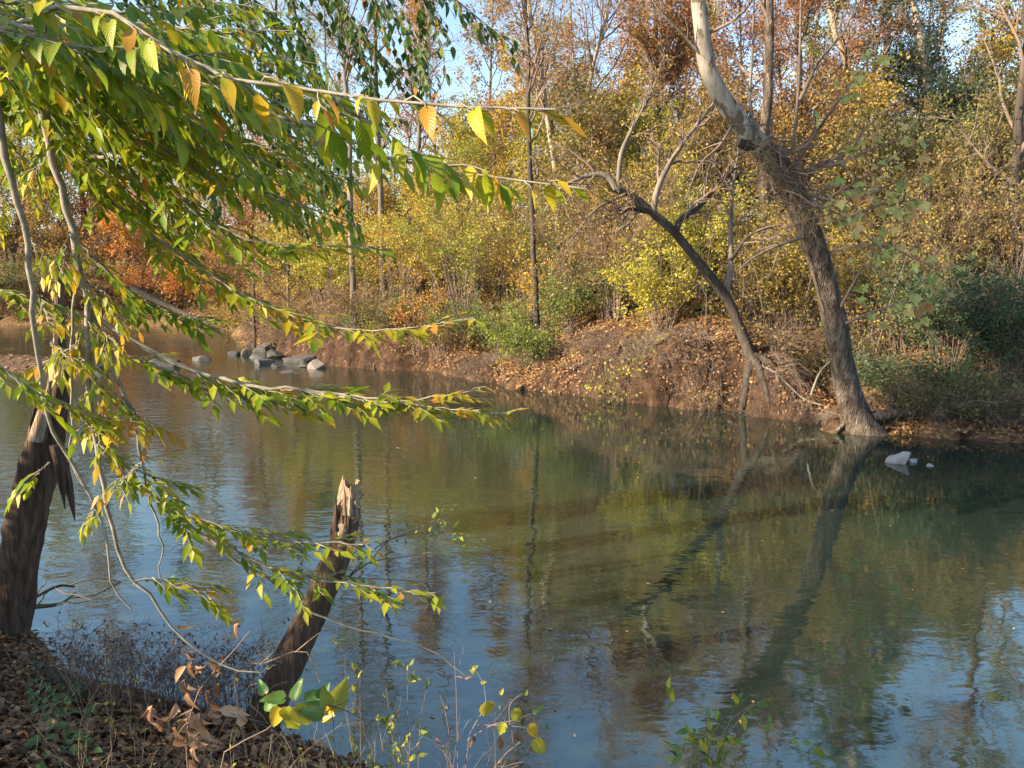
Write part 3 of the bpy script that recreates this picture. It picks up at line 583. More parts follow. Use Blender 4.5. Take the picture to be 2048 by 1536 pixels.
# ------------------------------------------------------------------ shrubs of the far bank
SH = [
 ('arching_shrub', 'golden arching shrub over the bank right of the rocks', 800, 25.5, 3.0, 1.7, 'gold', dict(tone=(0.5, 0.5), arch=0.9, stems=40, leaves=8000)),
 ('arching_shrub', 'big golden arching thicket shrub in the centre of the far bank', 930, 24.0, 4.2, 2.4, 'ygreen', dict(tone=(0.75, 0.5), arch=0.9, stems=60, leaves=13000, sub=5)),
 ('arching_shrub', 'tan tangled shrub with bare stems behind the thin lone trunk', 1060, 23.5, 4.0, 2.2, 'brown', dict(tone=(0.7, 0.5), arch=0.9, stems=60, leaves=9500, sub=5)),
 ('arching_shrub', 'yellow green shrub left of the tall grey trunk', 655, 27.5, 3.2, 1.9, 'ygreen', dict(tone=(0.85, 0.4), stems=40, leaves=8000, lsize=0.07)),
 ('orange_shrub', 'small orange shrub lying on the slope among golden shrubs', 835, 23.5, 1.7, 1.1, 'orange', dict(tone=(0.75, 0.4), stems=20, leaves=2200, arch=0.9)),
 ('orange_shrub', 'yellow orange shrub touching the thin lone trunk', 1095, 20.9, 2.4, 0.9, 'gold', dict(tone=(0.85, 0.3), stems=18, leaves=1800)),
 ('green_shrub', 'bright green shrub left of the thin lone trunk', 1005, 21.2, 1.7, 1.1, 'green', dict(tone=(0.75, 0.4), stems=30, leaves=4500)),
 ('green_shrub', 'bright green shrub right of the thin lone trunk', 1140, 20.0, 1.6, 0.95, 'green', dict(tone=(0.75, 0.4), stems=30, leaves=4500)),
 ('green_shrub', 'low yellow green shrub hanging over the water at the thin lone trunk foot', 1050, 19.6, 0.95, 0.9, 'ygreen', dict(tone=(0.35, 0.5), stems=30, leaves=3600, arch=0.9)),
 ('green_shrub', 'green shrub between the arching thicket and the lone trunk', 920, 22.7, 1.3, 1.0, 'green', dict(tone=(0.6, 0.5), stems=26, leaves=3000)),
 ('green_shrub', 'low green shrub over the dark bank near the rocks', 830, 24.4, 1.0, 0.9, 'green', dict(tone=(0.5, 0.5), stems=22, leaves=2400)),
 ('green_shrub', 'tall yellow green shrub behind the thin lone trunk', 1120, 22.3, 3.2, 1.1, 'ygreen', dict(tone=(0.5, 0.5), stems=30, leaves=5000)),
 ('yellow_shrub', 'glowing yellow green shrub left of the dark leaning tree foot', 1330, 17.8, 2.2, 1.0, 'ygreen', dict(tone=(0.7, 0.4), stems=34, leaves=6000)),
 ('yellow_shrub', 'yellow green shrub high on the slope behind the dark leaning tree', 1390, 19.6, 2.9, 1.2, 'ygreen', dict(tone=(0.6, 0.5), stems=34, leaves=6000)),
 ('brown_shrub', 'grey twiggy shrub with sparse brown leaves beside the glowing shrub', 1230, 19.6, 3.0, 1.5, 'brown', dict(tone=(0.6, 0.5), stems=70, leaves=6000, sub=5)),
 ('brown_shrub', 'tall twiggy yellow brown shrub under the arching dead limb', 1280, 21.5, 4.4, 1.8, 'gold', dict(tone=(0.25, 0.6), stems=60, leaves=9000, sub=5)),
 ('brown_shrub', 'twiggy tan shrub between the dark leaning tree and the pale trunk', 1490, 18.8, 2.8, 1.1, 'gold', dict(tone=(0.2, 0.6), stems=40, leaves=5000)),
 ('brown_shrub', 'tan shrub filling the gap left of the sycamore trunk', 1590, 18.3, 2.6, 1.2, 'gold', dict(tone=(0.35, 0.6), stems=44, leaves=6000)),
 ('brown_shrub', 'warm tan shrub right behind the sycamore trunk', 1735, 17.6, 2.5, 1.2, 'gold', dict(tone=(0.3, 0.6), stems=44, leaves=6000)),
 ('olive_shrub', 'olive shrub in shade right of the sycamore', 1800, 16.6, 1.9, 1.0, 'olive', dict(tone=(0.5, 0.5), stems=36, leaves=4500)),
 ('olive_shrub', 'tall grey olive shrub above the evergreen', 1860, 19.5, 3.6, 1.5, 'olive', dict(tone=(0.6, 0.5), stems=50, leaves=8000)),
 ('olive_shrub', 'brownish shrub at the right edge above the evergreen', 2010, 19.0, 3.4, 1.4, 'olive', dict(tone=(0.8, 0.5), stems=50, leaves=7000)),
 ('evergreen_shrub', 'dark green evergreen shrub on the shaded bank at right', 1905, 15.2, 1.9, 1.1, 'dgreen', dict(tone=(0.6, 0.5), stems=46, leaves=11000, lsize=0.055)),
 ('evergreen_shrub', 'dark evergreen shrub running out of the right edge', 2020, 15.0, 1.7, 1.1, 'dgreen', dict(tone=(0.5, 0.5), stems=40, leaves=8000, lsize=0.055)),
 ('evergreen_shrub', 'low spreading dark green shrub right of the sycamore foot', 1800, 14.4, 0.75, 0.75, 'dgreen', dict(tone=(0.8, 0.5), stems=30, leaves=3200, lsize=0.05, arch=0.9)),
 ('evergreen_shrub', 'lighter green bush low on the bank below the evergreen shrubs', 1935, 13.9, 0.8, 0.6, 'green', dict(tone=(0.3, 0.5), stems=24, leaves=2600, lsize=0.05)),
 ('rust_shrub', 'orange brown shrub on the upstream slope left of the rocks', 430, 50, 2.6, 1.8, 'orange', dict(tone=(0.3, 0.5), stems=30, leaves=3500, lsize=0.09)),
 ('rust_shrub', 'brown grassy shrub on the bank top above the rocks', 570, 29.5, 1.6, 1.6, 'brown', dict(tone=(0.5, 0.5), stems=40, leaves=3500)),
 ('rust_shrub', 'dull tan shrub where the bank turns upstream', 500, 34.5, 1.8, 1.5, 'brown', dict(tone=(0.7, 0.5), stems=36, leaves=3500, lsize=0.07)),
 ('rust_shrub', 'orange shrub at the water edge beyond the fallen log', 290, 51.9, 2.4, 2.4, 'orange', dict(tone=(0.2, 0.5), stems=34, leaves=4000, lsize=0.1)),
 ('rust_shrub', 'olive brown shrub at the far left beyond the pool', 115, 52.0, 2.8, 2.6, 'olive', dict(tone=(0.5, 0.5), stems=36, leaves=4500, lsize=0.1)),
 ('bank_shrub', 'dark brown shrub on the upstream bank behind the fallen log', 210, 51.9, 3.0, 3.0, 'brown', dict(tone=(0.3, 0.5), stems=50, leaves=7000, lsize=0.11)),
 ('bank_shrub', 'dark olive shrub at the far left edge of the pool', 20, 52.2, 3.2, 3.2, 'olive', dict(tone=(0.3, 0.5), stems=50, leaves=7000, lsize=0.11)),
 ('bank_shrub', 'rust shrub above the end of the fallen log', 370, 51.6, 2.8, 2.6, 'rust', dict(tone=(0.4, 0.5), stems=50, leaves=7000, lsize=0.11)),
 ('bank_shrub', 'brown shrub at the water left of the rock group', 465, 45, 2.2, 2.0, 'brown', dict(tone=(0.4, 0.5), stems=44, leaves=6000, lsize=0.09)),
 ('bank_shrub', 'drooping brown shrub on the bank right of the rock group', 700, 25.0, 1.2, 1.1, 'brown', dict(tone=(0.4, 0.5), stems=40, leaves=3000, arch=0.95)),
 ('bank_shrub', 'drooping olive shrub over the bank below the straight thin trunk', 770, 24.3, 1.1, 1.1, 'olive', dict(tone=(0.5, 0.5), stems=40, leaves=3000, arch=0.95)),
 ('bank_shrub', 'drooping tan shrub over the bank below the arching thicket', 880, 22.8, 1.0, 1.0, 'brown', dict(tone=(0.6, 0.5), stems=40, leaves=2800, arch=0.95)),
 ('bank_shrub', 'brown weed mass on the earth bank left of the sycamore foot', 1560, 15.6, 0.7, 0.7, 'brown', dict(tone=(0.2, 0.5), stems=24, leaves=900, arch=0.9)),
 ('bank_shrub', 'olive weed mass behind the sycamore foot', 1690, 15.8, 1.1, 0.9, 'olive', dict(tone=(0.3, 0.5), stems=30, leaves=1800, arch=0.9)),
 ('bank_shrub', 'low shaded weed mass right of the log at the sycamore foot', 1880, 13.3, 0.6, 0.8, 'olive', dict(tone=(0.4, 0.5), stems=36, leaves=2200, arch=0.9, lsize=0.05)),
 ('bank_shrub', 'low shaded weeds at the right edge by the water', 2010, 13.2, 0.6, 0.8, 'olive', dict(tone=(0.6, 0.5), stems=36, leaves=2200, arch=0.9, lsize=0.05)),
 ('vine_mat', 'yellow leaved vines over the bright orange earth bank', 1260, 16.9, 0.8, 1.1, 'ygreen', dict(tone=(0.75, 0.4), stems=16, leaves=520, arch=0.95, cat='vine')),
 ('vine_mat', 'brown and yellow vines on the earth bank below the dark leaning tree', 1420, 15.6, 0.7, 1.0, 'brown', dict(tone=(0.3, 0.5), stems=16, leaves=500, arch=0.95, cat='vine')),
]
for i, (n, lab, u, y, hg, rd, pal, kw) in enumerate(SH):
    shrub(n, lab, u, y, hg, rd, pal, seed=300 + i, **kw)

# ------------------------------------------------------------------ thicket, litter and grass nobody could count
def thicket():
    rg = np.random.default_rng(5); n = 1900
    u = rg.uniform(-60, 2300, n * 3); dd = rg.uniform(2.0, 26, n * 3) ** 1.0
    y = rg.uniform(14, 76, n * 3); x = (u - 1024) / F_PX * y
    d = sdist(FAR, x, y); ok = (d > 1.4) & (d < 26); x, y = x[ok][:n], y[ok][:n]; n = len(x)
    z = height(x, y); K = 6; s = np.linspace(0, 1, K)
    hh = rg.uniform(0.8, 3.4, n); az = rg.uniform(0, 6.28, n); rch = rg.uniform(0.1, 1.0, n) * hh * 0.6
    pts = np.stack([x[:, None] + np.cos(az)[:, None] * rch[:, None] * s ** 1.6, y[:, None] + np.sin(az)[:, None] * rch[:, None] * s ** 1.6, z[:, None] - 0.05 + hh[:, None] * (s * 1.3 - 0.3 * s ** 2.5)], -1)
    w_ = np.cumsum(rg.standard_normal(pts.shape) * 0.05, axis=1); w_[:, 0] = 0; pts += w_ * hh[:, None, None] * 0.4
    r = (rg.uniform(0.004, 0.013, n))[:, None] * (1 - 0.7 * s)
    mb = MB(); tubes(mb, pts, r, 3)
    a, ar = sprout(pts, r, 4, 0.2, 1.0, (0.3, 0.9), (20, 65), 4, 0.1, -0.1, 0.2, 0.6, 0.4, rg); tubes(mb, a[:, [0, 2, 3]], np.maximum(ar[:, [0, 2, 3]], 0.003), 3)
    b, brr = sprout(a, ar, 1, 0.2, 1.0, (0.2, 0.5), (20, 65), 3, 0.1, -0.1, 0.2, 0.6, 0.4, rg); tubes(mb, b[:, [0, 2]], np.maximum(brr[:, [0, 2]], 0.0025), 3)
    o = tag(mb.build('thicket_stems', BARK['twig']), 'tangle of thin bare stems filling the wood behind the far bank', 'thicket', kind='stuff')
    zone = vnoise(a[:, 0, 0] * 0.35, a[:, 0, 1] * 0.35, 4)
    for pal, lo, hi, nn in (('olive', -1, -0.1, 26000), ('gold', -0.1, 0.08, 20000), ('brown', 0.08, 0.22, 22000), ('ygreen', 0.22, 1, 16000)):
        sel = a[(zone >= lo) & (zone < hi)]
        if len(sel): tag(foliage(sel, nn, 0.065, (0.5, 0.5), rg, 0.06).build('thicket_leaves', PAL[pal]), {'olive': 'olive', 'gold': 'golden', 'brown': 'brown', 'ygreen': 'yellow green'}[pal] + ' leaves scattered through the thicket of the far bank', 'leaves', kind='stuff')
thicket()
def scatter_litter(name, label, x, y, size, pal, rg, lift=0.02, tone=(0.5, 0.5), tilt=0.5, shape=LEAF_DIAMOND):
    n = len(x); z = height(x, y); e = 0.08
    nx = -(height(x + e, y) - z) / e; ny = -(height(x, y + e) - z) / e
    nr = unit(np.stack([nx, ny, np.ones(n)], -1)); d = rg.standard_normal((n, 3)); d -= (d * nr).sum(1)[:, None] * nr
    d = unit(d) + nr * rg.uniform(-0.1, tilt, n)[:, None]
    p = np.stack([x, y, z], -1) + nr * (lift * rg.uniform(0.3, 1.6, n))[:, None]
    mb = MB(); add_leaves(mb, p, d, unit(nr + rg.standard_normal((n, 3)) * 0.35), size * rg.uniform(0.6, 1.4, n), np.clip(rg.normal(tone[0], tone[1] * 0.5, n), 0.01, 0.99), shape)
    return tag(mb.build(name, PAL[pal]), label, 'leaves', kind='stuff')
rgl = np.random.default_rng(9)
u = rgl.uniform(300, 2150, 90000); y = rgl.uniform(11, 45, 90000); x = (u - 1024) / F_PX * y; d = sdist(FAR, x, y)
ok = (d > 0.0) & (d < 11) & (rgl.uniform(0, 1, len(x)) < np.interp(d, [0, 0.8, 5, 11], [0.8, 1, 0.7, 0.3]))
scatter_litter('fallen_leaves', 'brown and orange fallen leaves covering the slope of the far bank', x[ok][:34000], y[ok][:34000], 0.075, 'litter', rgl, tone=(0.62, 0.5))
xx = rgl.uniform(-2.5, 9, 60000); yy_ = rgl.uniform(11.5, 24, 60000); d = sdist(FAR, xx, yy_); ok = (d > 0.05) & (d < 3.2)
scatter_litter('fallen_leaves', 'thick red brown leaf litter on the earth bank between lone trunk and sycamore', xx[ok][:15000], yy_[ok][:15000], 0.07, 'litter', rgl, 0.03, (0.55, 0.5), 0.9)
xx = rgl.uniform(-24, -12, 4000); yy_ = rgl.uniform(22, 29, 4000); ok = sdist(BAR, xx, yy_) > 0.1
scatter_litter('shoal_leaves', 'brown leaves strewn on the low shoal at left', xx[ok], yy_[ok], 0.1, 'litter', rgl, 0.02, (0.5, 0.5), 0.4)
# tufts of dry grass and roots hanging over the cut edge
def edge_grass():
    rg = np.random.default_rng(12); n = 8500
    u = rg.uniform(470, 2120, n * 40); y = rg.uniform(11, 34, n * 40); x = (u - 1024) / F_PX * y; d = sdist(FAR, x, y)
    pr = vnoise(x * 0.8, y * 0.8, 21) > -0.08
    ok = (d > -0.02) & (d < 1.3) & pr; x, y = x[ok][:n], y[ok][:n]; n = len(x); z = height(x, y)
    e = 0.1; gx = -(height(x + e, y) - z) / e; gy = -(height(x, y + e) - z) / e; g = unit(np.stack([gx, gy], -1))
    K = 3; s = np.linspace(0, 1, K); L = rg.uniform(0.2, 0.75, n); o = g + rg.standard_normal((n, 2)) * 0.5
    pts = np.stack([x[:, None] + o[:, :1] * L[:, None] * s * 0.6, y[:, None] + o[:, 1:] * L[:, None] * s * 0.6, z[:, None] + L[:, None] * (s * 0.75 - 0.95 * s ** 2)], -1)
    mb = MB(); tubes(mb, pts, np.full((n, 1), 0.0055) * (1 - 0.8 * s), 3)
    tag(mb.build('bank_grass', BARK['twig']), 'dry grass and roots hanging over the cut edge of the far bank', 'grass', kind='stuff')
edge_grass()
# far foliage of the wood, one mass behind the trees
def wood_mass():
    rg = np.random.default_rng(15)
    tops_u = [-200, 0, 300, 500, 700, 850, 1000, 1200, 1300, 1450, 1600, 1750, 1850, 1950, 2100, 2400]; tops_v = [120, 150, 280, 310, 320, 310, 190, 170, 110, 170, 210, 260, 250, 150, 110, 100]
    cols = [('olive', 'olive'), ('gold', 'golden'), ('rust', 'rust brown'), ('ygreen', 'yellow green'), ('brown', 'brown'), ('orange', 'orange')]
    tw = MB(); packs = {c[0]: [] for c in cols}
    for k in range(1150):
        u = rg.uniform(-150, 2300) if k < 760 else rg.uniform(-150, 1000) if k < 1050 else rg.uniform(-150, 380); y = rg.uniform(30, 66) if u > 500 else rg.uniform(54, 80); vt = np.interp(u, tops_u, tops_v) + rg.uniform(0, 40); v = vt + (600 - vt) * rg.uniform(0, 1) ** 0.9 if k < 1050 else rg.uniform(330, 560)
        c = P(u, v, y); g = H(c[0], c[1])
        if c[2] < g + 0.4: c[2] = g + rg.uniform(0.4, 2.0)
        R = rg.uniform(0.9, 1.9) * (1 + (y - 30) / 60)
        if u > 1650: pal = rg.choice(['olive', 'olive', 'gold', 'brown', 'ygreen'])
        elif u > 1150: pal = rg.choice(['rust', 'brown', 'brown', 'gold', 'olive'])
        elif u > 480: pal = rg.choice(['gold', 'gold', 'ygreen', 'rust', 'brown', 'orange'])
        else: pal = rg.choice(['orange', 'rust', 'gold', 'ygreen', 'brown'])
        n = 17; d = unit(rg.standard_normal((n, 3))) * rg.uniform(0.3, 1, (n, 1)) * R; st = c + d * 0.15 - np.array([0, 0, R * .5]); en = c + d * np.array([1, 1, 0.8])
        pts = st[:, None] + (en - st)[:, None] * np.linspace(0, 1, 4)[None, :, None] + rg.standard_normal((n, 4, 3)) * 0.08; tubes(tw, pts[:, [0, 3]], np.full((n, 1), 0.014) * np.linspace(1, .4, 2), 3)
        packs[pal].append(pts)
    tag(tw.build('wood_branches', BARK['twig']), 'bare branches of the far wood behind the river trees', 'wood', kind='stuff')
    for pal, nm in cols:
        a = np.concatenate(packs[pal]); tag(foliage(a, int(len(a) * 7.3), 0.165, (0.5, 0.5), rg, 0.25).build('wood_foliage', PAL[pal]), nm + ' foliage of the far wood behind the river trees', 'wood', kind='stuff')
wood_mass()

def ground_cover():
    rg = np.random.default_rng(18); n = 3300; u = rg.uniform(380, 2150, n * 5); y = rg.uniform(11, 46, n * 5); x = (u - 1024) / F_PX * y; d = sdist(FAR, x, y)
    ok = (d > np.interp(x, [-1.5, 0.5, 5.5, 6.5], [0.35, 1.9, 1.9, 0.35])) & (d < 8) & (vnoise(x * 0.7, y * 0.7, 41) > -0.2); x, y = x[ok][:n], y[ok][:n]; n = len(x); z = height(x, y); K = 3; s = np.linspace(0, 1, K)
    hh = rg.uniform(0.15, 0.75, n); az = rg.uniform(0, 6.28, n)
    pts = np.stack([x[:, None] + np.cos(az)[:, None] * hh[:, None] * 0.8 * s ** 1.5, y[:, None] + np.sin(az)[:, None] * hh[:, None] * 0.8 * s ** 1.5, z[:, None] - 0.03 + hh[:, None] * (s * 1.5 - 0.7 * s ** 2.2)], -1) + np.cumsum(rg.standard_normal((n, K, 3)) * 0.015, 1)
    r = rg.uniform(0.003, 0.006, n)[:, None] * (1 - 0.7 * s); mb = MB(); tubes(mb, pts, r, 3)
    a, ar = sprout(pts, r, 3, 0.2, 1.0, (0.12, 0.35), (25, 70), 4, 0.1, -0.1, 0.2, 0.6, 0.3, rg); tubes(mb, a[:, [0, 3]], np.maximum(ar[:, [0, 3]], 0.002), 3)
    tag(mb.build('ground_cover_stems', BARK['twig']), 'low stems of brambles and seedlings covering the far bank', 'undergrowth', kind='stuff')
    zone = vnoise(a[:, 0, 0] * 0.6, a[:, 0, 1] * 0.6, 44) + (a[:, 0, 0] > 5.5) * -0.35
    for pal, nm, lo, hi, nn in (('olive', 'olive', -2, -0.12, 9000), ('brown', 'brown', -0.12, 0.04, 12000), ('gold', 'golden', 0.04, 0.16, 8000), ('ygreen', 'yellow green', 0.16, 0.24, 6000), ('green', 'green', 0.24, 1, 6000)):
        sel = a[(zone >= lo) & (zone < hi)]
        if len(sel): tag(foliage(sel, nn, 0.06, (0.5, 0.5), rg, 0.05).build('ground_cover_leaves', PAL[pal]), nm + ' leaves of the low undergrowth on the far bank', 'undergrowth', kind='stuff')
ground_cover()

def left_bank_cover():
    rg = np.random.default_rng(28); n = 1000; u = rg.uniform(-150, 500, n * 6); y = rg.uniform(40, 66, n * 6); x = (u - 1024) / F_PX * y; d = sdist(FAR, x, y); ok = (d > 0.05) & (d < 9); x, y = x[ok][:n], y[ok][:n]; n = len(x); z = height(x, y)
    K = 3; s = np.linspace(0, 1, K); hh = rg.uniform(0.3, 1.3, n); az = rg.uniform(0, 6.28, n)
    pts = np.stack([x[:, None] + np.cos(az)[:, None] * hh[:, None] * 0.8 * s ** 1.5, y[:, None] + (np.sin(az) - 0.6)[:, None] * hh[:, None] * 0.8 * s ** 1.5, z[:, None] - 0.03 + hh[:, None] * (s * 1.4 - 0.8 * s ** 2.2)], -1)
    r = rg.uniform(0.005, 0.010, n)[:, None] * (1 - 0.6 * s); mb = MB(); tubes(mb, pts, r, 3); a, ar = sprout(pts, r, 4, 0.2, 1, (0.2, 0.6), (25, 70), 4, 0.1, -0.2, 0.2, 0.6, 0.3, rg); tubes(mb, a[:, [0, 3]], np.maximum(ar[:, [0, 3]], 0.004), 3)
    tag(mb.build('upstream_stems', BARK['twig']), 'low brush stems along the upstream bank at left', 'undergrowth', kind='stuff')
    for pal, nm, nn in (('litter', 'dark brown', 16000), ('olive', 'olive', 11000), ('orange', 'orange', 2500)):
        tag(foliage(a, nn, 0.17, (0.3, 0.5), rg, 0.15).build('upstream_brush', PAL[pal]), nm + ' leaves of the brush along the upstream bank', 'undergrowth', kind='stuff')
left_bank_cover()
# ------------------------------------------------------------------ leaves with a shape of their own
def lobed_leaf(seed=0):             # sycamore leaf, five pointed lobes
    rg = np.random.default_rng(seed)
    pts = [(0, 0), (-0.16, 0.02), (-0.42, -0.02), (-0.36, 0.20), (-0.58, 0.42), (-0.34, 0.48), (-0.26, 0.62), (0, 1.0), (0.26, 0.62), (0.34, 0.48), (0.58, 0.42), (0.36, 0.20), (0.42, -0.02), (0.16, 0.02)]
    V = np.array([[x * rg.uniform(0.9, 1.1), y_ * rg.uniform(0.95, 1.05), 0.16 * abs(x) - 0.12 * y_ ** 2] for x, y_ in pts] + [[0, 0.35, -0.03]])
    c = len(pts); F = np.array([[c, (k + 1) % c, k] for k in range(c)])
    A = np.stack([V[:, 0] * 1.6, V[:, 1], V[:, 1] * 0], -1)
    return V, F, A
def heart_leaf(seed=0):
    rg = np.random.default_rng(seed); s = np.linspace(0, 1, 9)
    hw = 0.36 * np.sin(np.pi * s ** 0.55) ** 0.75 * (1 - 0.15 * s); hw[0] = 0.10; hw[-1] = 0
    z = -0.22 * s ** 2 + 0.03 * np.sin(7 * s + seed); back = np.where(s < 0.2, -0.05, 0)
    V = []; A = []
    for k in range(9):
        V += [[-hw[k], s[k] + back[k], z[k] + hw[k] * 0.35], [-hw[k] * 0.5, s[k], z[k] + hw[k] * 0.12], [0, s[k], z[k]], [hw[k] * 0.5, s[k], z[k] + hw[k] * 0.12], [hw[k], s[k] + back[k], z[k] + hw[k] * 0.35]]
        A += [[q, s[k], 0] for q in (-1, -0.5, 0, 0.5, 1)]
    F = np.array([[5 * k + j, 5 * k + j + 1, 5 * k + j + 6, 5 * k + j + 5] for k in range(8) for j in range(4)])
    return np.array(V), F, np.array(A)
BEECH_STOPS = [(0.0, (0.07, 0.15, 0.012)), (0.4, (0.19, 0.29, 0.016)), (0.68, (0.40, 0.41, 0.02)), (0.86, (0.60, 0.43, 0.025)), (1.0, (0.50, 0.21, 0.03))]
PAL['beech'] = leaf_mat('beech_leaf', BEECH_STOPS, trans=0.5, rough=0.42, veins=True, spec=0.45)
PAL['darkleaf'] = leaf_mat('shade_tree_leaf', [(0.0, (0.03, 0.075, 0.015)), (0.55, (0.07, 0.13, 0.02)), (0.78, (0.20, 0.19, 0.025)), (1.0, (0.38, 0.14, 0.03))], trans=0.4, rough=0.45)
PAL['sycleaf'] = leaf_mat('sycamore_leaf', [(0.0, (0.22, 0.32, 0.09)), (0.45, (0.44, 0.46, 0.16)), (0.75, (0.58, 0.47, 0.18)), (1.0, (0.36, 0.17, 0.07))], trans=0.45, veins=True)
PAL['dryleaf'] = leaf_mat('dry_leaf', [(0.0, (0.16, 0.085, 0.045)), (0.5, (0.36, 0.20, 0.11)), (1.0, (0.55, 0.37, 0.23))], trans=0.25, veins=True, edge=(0.16, 0.08, 0.04))
PAL['brier'] = leaf_mat('brier_leaf', [(0.0, (0.05, 0.13, 0.035)), (0.45, (0.12, 0.22, 0.04)), (0.7, (0.42, 0.40, 0.04)), (1.0, (0.58, 0.36, 0.03))], trans=0.4, rough=0.35, veins=True, edge=(0.28, 0.14, 0.03), spec=0.5)
PAL['deadgrass'] = bark_mat('dead_grass', [(0.3, (0.12, 0.085, 0.055)), (0.6, (0.26, 0.19, 0.12)), (0.8, (0.38, 0.29, 0.19))], scale=3, bump=0.0)
_lm = {}
def leaf_object(pos, d, nrm, size, tone, parent, pal, shapes, key, name='leaf'):
    """one leaf as an object of its own; alike leaves share mesh data."""
    k = (key, int(RNG.integers(0, len(shapes))), int(min(11, max(0, tone * 12))))
    if k not in _lm:
        sh = shapes[k[1]]; mb = MB(); A = sh[2].copy(); A[:, 2] = (k[2] + 0.5) / 12
        mb.add(sh[0], sh[1], A); _lm[k] = mb.mesh(name, PAL[pal], True)
    o = bpy.data.objects.new(name, _lm[k]); COL.objects.link(o)
    M = frames(np.asarray(d, float)[None], np.asarray(nrm, float)[None])[0]
    from mathutils import Matrix
    R = Matrix([[*(M[i] * size), pos[i] - (parent_origin(parent)[i])] for i in range(3)] + [[0, 0, 0, 1]])
    o.parent = parent; o.matrix_basis = R
    return o
def parent_origin(p):
    o = np.zeros(3)
    while p is not None: o = o + np.array(p.location); p = p.parent
    return o
def limb(name, pts, r0, r1, mat, parent, n=14, sides=7, lump=0.06, seed=0, power=1.0):
    q = spline(pts, n); s = np.linspace(0, 1, n) ** power; mb = MB(); tubes(mb, q, r0 + (r1 - r0) * s, sides, lump=lump, seed=seed, cap=True)
    return mb.build(name, BARK[mat] if isinstance(mat, str) else mat, parent, True), q, r0 + (r1 - r0) * s

